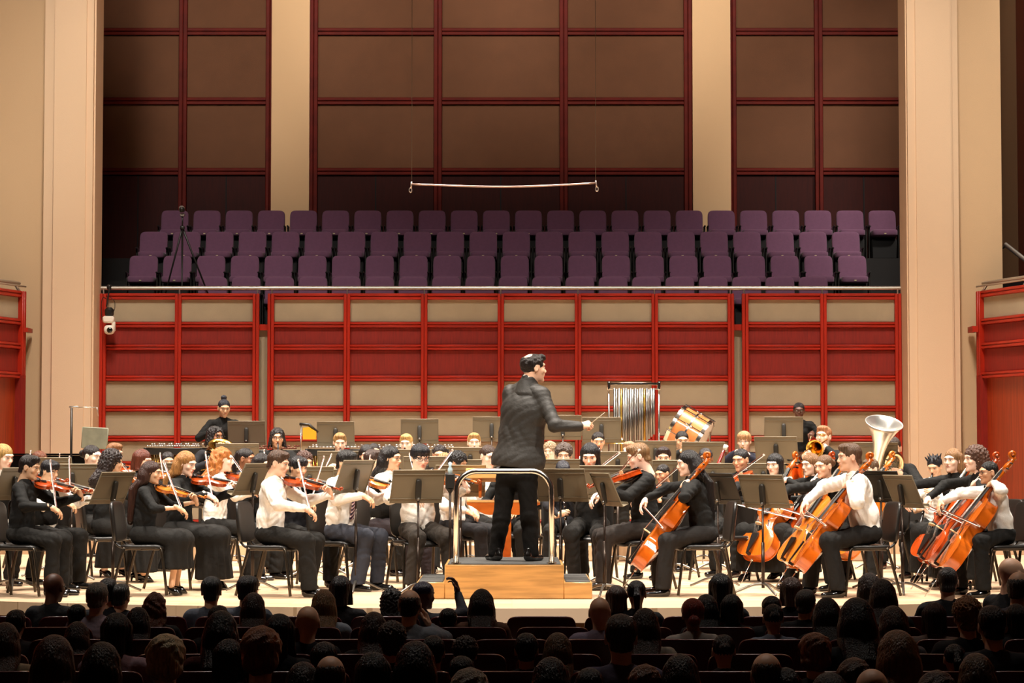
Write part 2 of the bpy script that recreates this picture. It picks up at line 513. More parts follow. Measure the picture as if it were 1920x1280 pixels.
def panel_wall(name, xs, Y, zs, kinds, fw=.085, top=.1, depth=.08, left_open=False, M=None, zb=None, mc=None, mr=None, mfr=None):
    """xs frame centre lines; zs z of the rails"""
    mc = mc or m_cloth; mr = mr or m_redp; mfr = mfr or m_red
    root = empty(name, kind='structure')
    fr = MB()
    for x in xs:
        for s in (-.3, .3): fr.add(*box((x + s * fw, Y - depth / 2, (zs[0] + zs[-1]) / 2), (fw * .52, depth + .02, zs[0] - zs[-1] + fw), .008), M=M)
        fr.add(*box((x, Y - depth / 2 + .02, (zs[0] + zs[-1]) / 2), (fw * .3, depth, zs[0] - zs[-1]), 0), M=M)
    for i, z in enumerate(zs):
        for a, b in zip(xs[:-1], xs[1:]):
            hgt = top if i == 0 else fw
            for s in (-.27, .27): fr.add(*box(((a + b) / 2, Y - depth / 2 + .012, z + s * hgt), (b - a - fw * 1.0, depth - .01, hgt * .42), .008), mi=1, M=M)
            fr.add(*box(((a + b) / 2, Y - depth / 2 + .03, z), (b - a - fw, depth - .02, hgt * .5), 0), mi=1, M=M)
    fo = fr.build('panel_frame', [mfr, m_redh if mfr is m_red else mfr], root)
    for i in range(len(zs) - 1):
        for a, b in zip(xs[:-1], xs[1:]):
            p = MB().add(*box(((a + b) / 2, Y + .01, (zs[i] + zs[i + 1]) / 2), (b - a - fw * .9, .04, zs[i] - zs[i + 1] - fw * .9), .012), M=M)
            p.build('cloth_panel' if kinds[i] == 'c' else 'wood_panel', mc if kinds[i] == 'c' else mr, root)
    return root


zz = [zat(y, WY) for y in ZS[:-1]] + [.25]
def pxs(l): return [X_(v, WY) for v in l]
panel_wall('wall_loft_left', pxs([192, 333, 479]), WY, zz, ROWK)
panel_wall('wall_loft_middle', pxs([507, 650, 795, 939, 1084, 1228, 1371]), WY, zz, ROWK)
panel_wall('wall_loft_right', pxs([1398, 1545, 1685]), WY, zz, ROWK)
for i, (a, b) in enumerate(((484, 502), (1376, 1393))):
    slab('wall_gap_%s' % ('left', 'right')[i], X_(a - 3, WY), X_(b + 3, WY), WY + .06, WY + .4, .24, zat(618, WY), m_cloth)
    slab('trim_%d' % (i + 1), X_(a - 1, WY), X_(b + 1, WY), WY - .02, WY + .42, zat(619, WY), zat(608, WY), m_red)
slab('trim_3', X_(171, WY), X_(187, WY), WY - .02, WY + .3, zat(625, WY), zat(614, WY), m_red)
slab('trim_4', X_(1692, WY), X_(1707, WY), WY - .02, WY + .3, zat(625, WY), zat(615, WY), m_red)

# loft floor and tiers
LZ = zat(640, WY)          # walkway level
lrows = [(34.9, 517, 397, 1527, 19, 'front'), (35.7, 477, 267, 1600, 22, 'second'), (36.5, 432, 286, 1588, 22, 'third'), (37.3, 392, 326, 1656, 23, 'top')]
tz = [zat(r[1], r[0]) - .86 for r in lrows]
slab('floor_loft', -8.4, 8.4, WY + .42, 39, LZ - .3, LZ, mat('1A1414', .8))
mt = mat('15110F', .8)
for i, r in enumerate(lrows):
    slab('floor_tier_%s' % r[5], -8.3, 8.3, r[0] - .42, 38.4, LZ, max(LZ + .02, tz[i]), mt)
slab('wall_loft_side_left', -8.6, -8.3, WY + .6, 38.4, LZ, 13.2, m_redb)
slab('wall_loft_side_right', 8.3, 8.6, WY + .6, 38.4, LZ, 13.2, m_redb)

# rear wall of the loft: three framed bays and two pale pilasters
zb = [zat(y, BY) for y in (-60, 60, 190, 322)] + [zat(428, BY)]
zb = [13.1, zat(-62, BY)] + zb[1:4] + [zat(500, BY)]
kb = ['c', 'c', 'c', 'c', 'w']
def bxs(l): return [xat(v, BY, 300) for v in l]
for nm, l in (('left', [176, 343, 506]), ('middle', [588, 821, 1057, 1290]), ('right', [1373, 1535, 1703])):
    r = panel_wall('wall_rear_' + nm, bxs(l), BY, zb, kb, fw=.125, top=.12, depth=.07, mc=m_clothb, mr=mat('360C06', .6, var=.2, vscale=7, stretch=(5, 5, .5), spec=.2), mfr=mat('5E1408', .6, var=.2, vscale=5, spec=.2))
    xs = bxs(l); g = MB()
    for a, b in zip(xs[:-1], xs[1:]):
        g.add(*box(((a + b) / 2, BY - .012, (zb[4] + zb[5]) / 2), (.02, .01, zb[4] - zb[5] - .1)))
    g.build('panel_seam', m_dark, r)
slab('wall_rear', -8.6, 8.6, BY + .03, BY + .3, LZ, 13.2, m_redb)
for nm, a, b in (('left', 510, 581), ('right', 1298, 1369)):
    slab('wall_pilaster_' + nm, xat(a, BY, 300), xat(b, BY, 300), BY - .14, BY + .1, LZ, 13.2, m_pil)

# ---------------------------------------------------------------- side walls of the stage
def side_wall(s):
    # s = -1 left, 1 right; the plane runs outward towards the hall
    if s > 0: A = np.array([X_(1843, 32.9), 32.9]); B = np.array([A[0] + 2.6, 24.4])
    else: A = np.array([X_(36, 32.9), 32.9]); B = np.array([A[0] - 2.6, 24.4])
    d = B - A; L = np.linalg.norm(d); d /= L
    # local x along the wall, local y points away from the stage, z up
    n = np.array([d[1], -d[0]]) * (1 if s < 0 else -1)
    n = n if (n[0] * s) > 0 else -n
    M = np.eye(4); M[:2, 0] = d; M[:2, 1] = n; M[:2, 3] = A
    nm = 'left' if s < 0 else 'right'
    z = [zat(y, 32.9) for y in (552, 604, 649, 704)]
    xs = [.05 + i * 1.72 for i in range(6)]
    root = panel_wall('wall_side_' + nm, xs, 0, z, ['c', 'r', 'r'], M=M, fw=.09)
    mb = MB()
    mb.add(*box((L / 2, .12, z[-1] / 2), (L, .2, z[-1] - .02)), M=M)
    mb.build('wood_wall', m_door, root)
    mb = MB().add(*box((.06, -.02, z[-1] / 2), (.12, .14, z[-1])), M=M); mb.build('corner_trim', m_redp, root)
    # upper floor slab and hall wall behind
    mb = MB().add(*box((L / 2, 1.2, z[1] - .2), (L, 2.2, .2)), M=M); mb.build('balcony_floor', mt, root)
    # front wing outwards to the hall edge
    mb = MB().add(*box((L + 2.4, .12, 6), (4.8, .2, 13)), M=M); mb.build('wood_wall', m_door, root)
    # rail
    g = empty('guard_rail', 'pale metal guard rail over the panelled side wall on the ' + nm, 'railing', 'guard rails')
    zr = zat(531, 32.9)
    MB().add(*tube([(-.02, .05, zr), (L, .05, zr)], .03, 10), M=M).add(*tube([(-.02, -.06, zr - .05), (L, -.06, zr - .05)], .014, 8), M=M).build('handrail', m_rail, g)
    for x in [.12] + [1.3 + i * 1.72 for i in range(4)]:
        MB().add(*tube([(x, .05, zr), (x - .12, .0, z[0] + .0)], .02, 8), M=M).build('post', m_rail, g)
    mb = MB().add(*box((.0, .10, (zat(625, 32.9)) / 2), (.1, .1, zat(625, 32.9))), M=M)
    mb.build('cream_strip', m_cloth, root)
    return M


side_wall(-1); side_wall(1)
slab('trim_5', X_(42, 32.8), X_(50, 32.8), 32.75, 33.1, zat(623, 32.9), zat(615, 32.9), m_red)
slab('trim_6', X_(1825, 32.8), X_(1836, 32.8), 32.75, 33.1, zat(623, 32.9), zat(612, 32.9), m_red)
g = empty('stair_handrail', 'slanting pale handrail in the dark recess at the upper right', 'handrail')
MB().add(*tube([P(1885, 458, 35.0), P(1990, 540, 34.0)], .035, 10)).build('rail_tube', m_rail, g)
MB().add(*tube([P(1887, 460, 35.0), (P(1887, 460, 35.0)[0], 36.6, P(1887, 460, 35.0)[2] - .1)], .02, 8)).build('bracket', m_rail, g)

# loft rail
g = empty('guard_rail', 'long pale metal guard rail along the top of the choir loft front', 'railing', 'guard rails')
zr = zat(540, WY)
MB().add(*tube([(X_(181, WY), WY + .02, zr), (X_(1697, WY), WY + .02, zr)], .033, 12)).build('handrail', m_rail, g)
for px in (191, 334, 481, 508, 650, 795, 939, 1084, 1228, 1371, 1397, 1544, 1686):
    x = X_(px, WY)
    MB().add(*box((x, WY + .02, (zr + zz[0]) / 2 + .01), (.022, .05, zr - zz[0]), .004)).build('post', m_rail, g)

# ---------------------------------------------------------------- loft seats
m_pur = mat('6C4660', .9, bump=.25, bscale=180, var=.06, vscale=20, sheen=.15)
m_purd = mat('3A2236', .95)
m_plate = mat('D9C9A0', .4, .4)


def loft_seat():
    r = empty('theatre_seat')
    bk = MB()
    V, Fs = sell((0, 0, .60), (.455, .10, .52), .30, .30, 56, 34)
    # tufts, lumbar crease, slight bow
    for bx in (-.10, .10):
        V[:, 1] += .045 * np.exp(-(((V[:, 0] - bx) / .045) ** 2 + ((V[:, 2] - .62) / .04) ** 2)) * (V[:, 1] < 0)
    V[:, 1] += .024 * np.exp(-((V[:, 2] - .61) / .016) ** 2) * (V[:, 1] < 0)
    V[:, 1] += .030 * np.exp(-((V[:, 2] - .53) / .016) ** 2) * (V[:, 1] < 0)
    V[:, 1] += (V[:, 2] - .5) * .2 + .16
    bk.add(V, Fs); bk.build('backrest', m_pur, r, True)
    for bx in (-.10, .10):
        MB().add(*sell((bx, .148, .62), (.034, .016, .030), 1, 1, 8, 6)).build('button', m_purd, r, True)
    MB().add(*sell((0, -.05, .445), (.43, .42, .12), .35, .35, 28, 12)).build('seat_cushion', m_pur, r, True)
    MB().add(*box((0, -.264, .425), (.035, .006, .018), .002)).build('number_plate', m_plate, r)
    for s in (-1, 1):
        MB().add(*box((s * .243, -.02, .56), (.032, .28, .035), .012)).add(*box((s * .243, 0, .28), (.028, .16, .55), .008)).build('armrest', m_black, r)
    MB().add(*box((0, 0, .18), (.42, .26, .34), .02)).add(*box((0, .21, .5), (.44, .02, .5), .01)).build('base', m_dark, r)
    return r


seat0 = loft_seat(); used = False
ORD = ['first', 'second', 'third', 'fourth', 'fifth', 'sixth', 'seventh', 'eighth', 'ninth', 'tenth', 'eleventh', 'twelfth', 'thirteenth', 'fourteenth', 'fifteenth', 'sixteenth', 'seventeenth', 'eighteenth', 'nineteenth', 'twentieth', 'twenty-first', 'twenty-second', 'twenty-third', 'twenty-fourth', 'twenty-fifth']
for i, (Y, py, xa, xb, n, nm) in enumerate(lrows):
    for k in range(n):
        o = dup(seat0) if used else seat0; used = True
        px = xa + (xb - xa) * k / (n - 1)
        x = xat(px, Y, py); dx = x / 7.5
        o.location = (x, Y, max(LZ + .02, tz[i])); o.rotation_euler = (0, 0, -R(3.0) * dx)
        lb = 'purple tufted theatre seat, %s from the left in the %s row of the loft' % (ORD[k], nm)
        if k == n - 1: lb = 'purple tufted theatre seat at the right end of the %s loft row' % nm
        if k == 0: lb = 'purple tufted theatre seat at the left end of the %s loft row' % nm
        tag(o, lb, 'seat', 'purple seats in the %s loft row' % nm)
# ================================================================ furniture and instruments
m_shell = mat('1B1815', .38, bump=.03, bscale=300)
m_steel = mat('4A4238', .3, .85)
m_desk = mat('766A54', .5, .1)
m_deskd = mat('2B2720', .45, .2)
m_pole = mat('3A3029', .3, .7)
m_base = mat('8E8A82', .28, .9)
m_paper = mat('F3EEE2', .8)
m_var = mat('B8560F', .22, bump=.02, bscale=30, stretch=(8, 1, 1), var=.28, vscale=5, coat=.8)
m_varr = mat('A03A0C', .22, var=.3, vscale=5, stretch=(8, 1, 1), coat=.8)
m_vard = mat('9A3A10', .22, var=.3, vscale=5, stretch=(8, 1, 1), coat=.8)
m_varo = mat('C46A1E', .22, var=.25, vscale=5, stretch=(8, 1, 1), coat=.8)
m_ebony = mat('120E0C', .3)
m_string = mat('D8D2C4', .25, .8)
m_hair_w = mat('F2EBDD', .6)
m_stick = mat('5A2410', .3, coat=.5)
m_brass = mat('E8BC62', .16, 1.)
m_silver = mat('E6E4DE', .14, 1.)


def make_chair():
    r = empty('orchestra_chair')
    # +Y is where the sitter faces
    V, Fs = sell((0, .02, .445), (.44, .43, .05), .35, .42, 36, 10)
    V[:, 2] += -.03 * np.clip((V[:, 1] - .14) / .1, 0, 1) ** 2 - .02 * np.exp(-(V[:, 0] ** 2 + (V[:, 1] + .03) ** 2) / .03) * (V[:, 2] > .445)
    MB().add(V, Fs).build('seat', m_shell, r, True)
    V, Fs = sell((0, 0, .665), (.40, .05, .37), .42, .5, 36, 14)
    V[:, 1] += -.245 - .12 * (V[:, 2] - .5) + .35 * V[:, 0] ** 2 * 1.2
    MB().add(V, Fs).build('backrest', m_shell, r, True)
    for s in (-1, 1):
        MB().add(*tube(arc([(s * .13, -.06, .425), (s * .13, -.19, .44), (s * .13, -.25, .50), (s * .13, -.265, .60)], 4), .012, 8)).build('back_support', m_shell, r, True)
        MB().add(*tube(arc([(s * .19, .02, .425), (s * .205, .17, .425), (s * .215, .215, .39), (s * .235, .27, 0.01)], 4), .0135, 8)).build('leg', m_steel, r, True)
        MB().add(*tube(arc([(s * .19, .02, .425), (s * .20, -.12, .425), (s * .21, -.15, .39), (s * .235, -.25, 0.01)], 4), .0135, 8)).build('leg', m_steel, r, True)
    return r


CHAIR = None


def chair(x, y, z, psi, sc, label, group='black orchestra chairs on the stage'):
    global CHAIR
    o = dup(CHAIR) if CHAIR else make_chair()
    if not CHAIR: CHAIR = o
    o.location = (x, y, z); o.rotation_euler = (0, 0, psi); o.scale = (sc,) * 3
    return tag(o, label, 'chair', group)


SN = 0
SMESH = {}


def stand(x, y, z0, ztop, face, label, tilt=22, mdesk=None, paper=0, w=.50, turn=None, group='music stands among the players'):
    """face: heading in degrees the desk looks to (0 camera, +90 right of the picture, 180 away)"""
    key = ('desk', w)
    if key not in SMESH:
        d = MB()   # desk: origin at its lower edge middle; the sheet side looks to +Y; camera side -Y
        d.add(*box((0, 0, .165), (w, .004, .33), .0015)); d.add(*box((0, .028, -.0), (w, .058, .004), .001)); d.add(*box((0, .056, .01), (w, .003, .022), .001))
        d.add(*box((0, -.006, .285), (w, .008, .008), .002)).add(*box((0, -.006, .325), (w, .010, .010), .003)).add(*box((0, -.006, .045), (w, .006, .006), .002))
        for s in (-1, 1): d.add(*box((s * (w / 2 - .003), -.004, .165), (.007, .012, .33), .002))
        SMESH[key] = d
    r = empty('music_stand', label, 'music stand', group, (x, y, z0), R(180 + face))
    H = .33 * math.cos(R(tilt)); zl = ztop - z0 - H
    T = trn(0, 0, zl) @ rot('X', tilt)  # leans back, top away from the reader
    dm = SMESH[key]; b = MB(); b.V = list(dm.V); b.Fq = list(dm.Fq); b.n = dm.n
    Vs = np.concatenate(b.V) @ T[:3, :3].T + T[:3, 3]; b.V = [Vs]
    b.build('desk', mdesk or m_desk, r)
    m = MB(); a = (T @ np.array([0, -.018, .23, 1]))[:3]; c = (T @ np.array([0, -.06, .06, 1]))[:3]
    V, Fs = sell((0, 0, 0), (.055, .20, .035), .4, .4, 16, 10)
    Mx = frame(c - a, [0, -1, .2], (a + c) / 2); m.add(V, Fs, M=Mx)
    m.build('tilt_bracket', m_deskd, r, True)
    k = (T @ np.array([0, -.075, .07, 1]))[:3]
    MB().add(*sell(k, (.03, .03, .03), .8, .8, 10, 8)).build('knob', m_base, r, True)
    px_, py_ = k[0], k[1] + .01
    MB().add(*tube([(px_, py_, .10), (px_, py_, k[2])], .0105, 10)).add(*tube([(px_, py_, .06), (px_, py_, max(.45, k[2] - .35))], .0155, 10)).build('pole', m_pole, r, True)
    for q in range(3):
        an = R(90 + 120 * q); ca, sa = math.cos(an), math.sin(an)
        pts = arc([(px_, py_, .10), (px_ + ca * .10, py_ + sa * .10, .085), (px_ + ca * .22, py_ + sa * .22, .035), (px_ + ca * .28, py_ + sa * .28, .011)], 4)
        MB().add(*tube(pts, np.linspace(.014, .010, len(pts)), 8)).build('leg', m_base, r, True)
    if paper:
        p = MB(); s_ = (-.12, .12) if paper > 1 else (0,)
        for q in s_: p.add(*box((q, .006, .16), (.225, .003, .30)), M=T)
        o = p.build('sheet_music', m_paper, None, False); o.matrix_world = Matrix(np.array(Matrix.LocRotScale(Vector((x, y, z0)), Matrix.Rotation(R(180 + face), 3, 'Z'), None)))
        tag(o, 'white sheet music lying on the ' + label, 'sheet music', 'sheet music on the stands')
    return r


# ---------------------------------------------------------------- violin family
PROF = np.array([[0, 0], [.03, .0], [.058, .004], [.085, .018], [.1015, .045], [.1035, .075], [.098, .105], [.082, .130], [.077, .137], [.064, .150], [.0565, .175], [.0545, .195], [.058, .215], [.068, .232], [.074, .236], [.080, .250], [.0835, .275], [.081, .300], [.068, .330], [.045, .349], [.02, .355], [0, .355]])


def fiddle_body(S=1., rib=.032, arch=.014, wide=1.):
    """body blank: y from tail to neck, top to +z"""
    pr = PROF.copy(); pr[:, 0] *= wide
    P2 = arc(pr[1:-1], 3); P2 = np.concatenate([P2, (P2 * [-1, 1])[::-1]])
    n = len(P2); c = np.array([0, .178])
    rings = []
    for s, z in ((.05, arch), (.45, arch * .9), (.8, arch * .42), (.93, arch * .1), (1.0, .0005), (1.0, -.0035)): rings.append(np.c_[c + (P2 - c) * s, np.full(n, z)])
    for s, z in ((.965, -.0035), (.965, -rib + .0035), (1.0, -rib + .0035), (1.0, -rib - .0005), (.9, -rib - arch * .15), (.6, -rib - arch * .7), (.05, -rib - arch * .95)): rings.append(np.c_[c + (P2 - c) * s, np.full(n, z)])
    V = np.concatenate(rings); m = len(rings); i = np.arange(m - 1)[:, None] * n; j = np.arange(n)[None]; j2 = (j + 1) % n
    Q = np.stack([i + j, i + n + j, i + n + j2, i + j2], -1).reshape(-1, 4)
    Fs = [Q, np.arange(n).reshape(1, -1), (np.arange(n) + (m - 1) * n)[::-1].reshape(1, -1)]
    # orientation: make normals outward
    f = Q[2 * n]; nn = np.cross(V[f[1]] - V[f[0]], V[f[2]] - V[f[1]]); out = V[f].mean(0) - [0, .178, -rib / 2]
    if nn @ out < 0: Fs = [x[:, ::-1] for x in Fs]
    return V * S, Fs


FM = {}


def fiddle_parts(kind, mv):
    """list of (part name, mesh) in local metres; y along the neck, z out of the top"""
    k = (kind, mv.name)
    if k in FM: return FM[k]
    S, rib, wide, neck = {'violin': (1., .032, 1., .125), 'viola': (1.13, .034, 1.02, .125), 'cello': (2.12, .056, 1.0, .136), 'bass': (3.0, .062, .98, .16)}[kind]
    out = []
    def fin(n, mb, mt_, sm='auto'):
        V = np.concatenate(mb.V); mb.V = [V]; me = mb.mesh(n, mt_, sm); out.append((n, me))
    fin('body', MB().add(*fiddle_body(S, rib, .014, wide)), mv, 'auto')
    tip = .355 + neck   # nut
    fb = MB(); n = 6
    ys = np.linspace(.215, tip, n); V = []
    for y in ys:
        t = (y - .215) / (tip - .215); hw = .021 * (1 - t) + .0125 * t; z = .030 - .016 * t
        V += [(-hw, y, z - .006), (-hw * .8, y, z), (0, y, z + .004), (hw * .8, y, z), (hw, y, z - .006)]
    V = np.array(V) * S; Q = []
    for i in range(n - 1):
        for j in range(5): Q.append([i * 5 + j, i * 5 + (j + 1) % 5, i * 5 + 5 + (j + 1) % 5, i * 5 + 5 + j])
    fb.add(V, [np.array(Q), np.array([[0, 1, 2, 3, 4]]), np.array([[4, 3, 2, 1, 0]]) + 5 * (n - 1)])
    fin('fingerboard', fb, m_ebony)
    nk = MB().add(*tube(np.array([(0, .335, -.004), (0, .37, .006), (0, .43, .007), (0, tip, .004)]) * S, np.array([.020, .014, .0115, .0125]) * S, 12, flat=1.))
    # peg box and scroll
    nk.add(*tube(np.array([(0, tip, .004), (0, tip + .03, .0), (0, tip + .055, -.004), (0, tip + .072, .002)]) * S, np.array([.0125, .0135, .011, .009]) * S, 10))
    sp = []
    for t in np.linspace(0, 2.6 * math.pi, 34):
        rr = .0185 * (1 - t / (2.6 * math.pi) * .82); sp.append((0, tip + .078 + rr * math.sin(t + .3) * -1 + .004, .0085 - rr * math.cos(t + .3)))
    nk.add(*tube(np.array(sp) * S, np.linspace(.0085, .0045, 34) * S, 8))
    nk.add(*tube(np.array([(-.013, tip + .081, .0085), (.013, tip + .081, .0085)]) * S, .0055 * S, 8))
    fin('neck_and_scroll', nk, mv, True)
    fin('tailpiece', MB().add(*prism(np.array([(-.006, .008), (.006, .008), (.021, .10), (.018, .113), (-.018, .113), (-.021, .10)]) * S, .019 * S, .026 * S)).add(*box(np.array((0, .004, .012)) * S, np.array((.014, .012, .022)) * S)), m_ebony)
    br = MB().add(*prism(np.array([(-.021, .013), (.021, .013), (.019, .022), (.021, .034), (.012, .044), (0, .047), (-.012, .044), (-.021, .034), (-.019, .022), ]) * S, -.0018 * S, .0018 * S), M=np.array([[1, 0, 0, 0], [0, 0, 1, .158 * S], [0, 1, 0, 0], [0, 0, 0, 1.]]))
    fin('bridge', br, mat('E3C08C', .5), False)
    st = MB()
    for q in (-1.5, -.5, .5, 1.5):
        z = .046 - .002 * abs(q)
        st.add(*tube(np.array([(q * .008, .110, .027), (q * .0085, .158, z), (q * .0042, tip, .0165), (q * .003, tip + .03, .008)]) * S, .0008 * (1 if S < 1.5 else 1.4) * (1 if kind != 'bass' else 1.6), 5))
    fin('strings', st, m_string)
    pg = MB()
    for q, s in ((.015, 1), (.03, -1), (.043, 1), (.056, -1)):
        pg.add(*tube(np.array([(0, tip + q, 0), (s * .030, tip + q, 0)]) * S, .0026 * S, 6)).add(*sell(np.array((s * .037, tip + q, 0)) * S, np.array((.018, .006, .014)) * S, .8, .8, 10, 6))
    fin('pegs', pg, m_ebony)
    fh = MB()
    for s in (-1, 1):
        fh.add(*tube(arc(np.array([(s * .030, .195, .0125), (s * .034, .187, .0122), (s * .037, .17, .0118), (s * .043, .152, .0108), (s * .049, .132, .009), (s * .054, .125, .0078)]) * S, 3), .0016 * S, 5, flat=1))
        fh.add(*sell(np.array((s * .030, .190, .0125)) * S, np.array((.007, .007, .004)) * S, 1, 1, 8, 5)).add(*sell(np.array((s * .053, .130, .0085)) * S, np.array((.009, .009, .004)) * S, 1, 1, 8, 5))
    fin('f_holes', fh, m_ebony, True)
    if kind in ('violin', 'viola'):
        fin('chin_rest', MB().add(*sell(np.array((-.035, .028, .022)) * S, np.array((.075, .055, .016)) * S, .6, .9, 16, 8)), m_ebony, True)
        fin('shoulder_rest', MB().add(*tube(arc(np.array([(-.075, .07, -.05), (0, .075, -.058), (.075, .085, -.05)]) * S, 4), .008 * S, 8)), m_black, True)
    else:
        L = .36 if kind == 'cello' else .12
        fin('endpin', MB().add(*tube([(0, 0, -rib * S * .5), (0, -L, -rib * S * .5)], .005, 8)).add(*lathe([(.001, .0), (.015, 0), (.011, .03), (.001, .03)], 12, 'y', (0, -.03, -rib * S * .5))), m_chrome, True)
    FM[k] = out
    return out


def fiddle(kind, mv, M, label, scale=1.):
    r = empty(kind if kind != 'bass' else 'double_bass', label, kind if kind != 'bass' else 'double bass', {'violin': 'violins and violas played on the left and centre', 'viola': 'violas in the centre', 'cello': 'cellos on the right of the stage', 'bass': 'double basses'}[kind])
    r.matrix_world = Matrix(M) @ Matrix.Scale(scale, 4)
    for n, me in fiddle_parts(kind, mv): link(n, me, r)
    return r


BOWM = {}


def bow(kind, M, label, mstick=None):
    """M: origin at the frog, +Y towards the tip, +Z from hair to stick"""
    L = .73 if kind != 'cello' else .71
    th = 1. if kind != 'cello' else 1.25
    if kind not in BOWM:
        st = MB().add(*tube(arc([(0, -.02, .020), (0, .1, .020), (0, .35, .012), (0, L - .03, .019), (0, L, .017)], 5), np.linspace(.0052, .0034, 21) * th, 8))
        hr = MB().add(*box((0, L / 2 - .005, .0), (.011 * th, L - .03, .0018)))
        fg = MB().add(*box((0, .012, .008), (.013 * th, .05, .020), .003))
        tp = MB().add(*prism([(L - .022, -.001), (L + .008, -.004), (L + .002, .020), (L - .012, .020)], -.005 * th, .005 * th), M=np.array([[0, 0, 1., 0], [1, 0, 0, 0], [0, 1, 0, 0], [0, 0, 0, 1]]))
        BOWM[kind] = [('stick', st, 1), ('bow_hair', hr, 0), ('frog', fg, 0), ('tip', tp, 0)]
        BOWM[kind] = [('stick', st.mesh('stick', mstick or m_stick)), ('bow_hair', hr.mesh('bow_hair', m_hair_w, False)), ('frog', fg.mesh('frog', m_ebony)), ('tip', tp.mesh('tip', m_hair_w, False))]
    r = empty('bow', label, 'bow', 'bows of the string players'); r.matrix_world = Matrix(M)
    for n, me in BOWM[kind]: link(n, me, r)
    return r


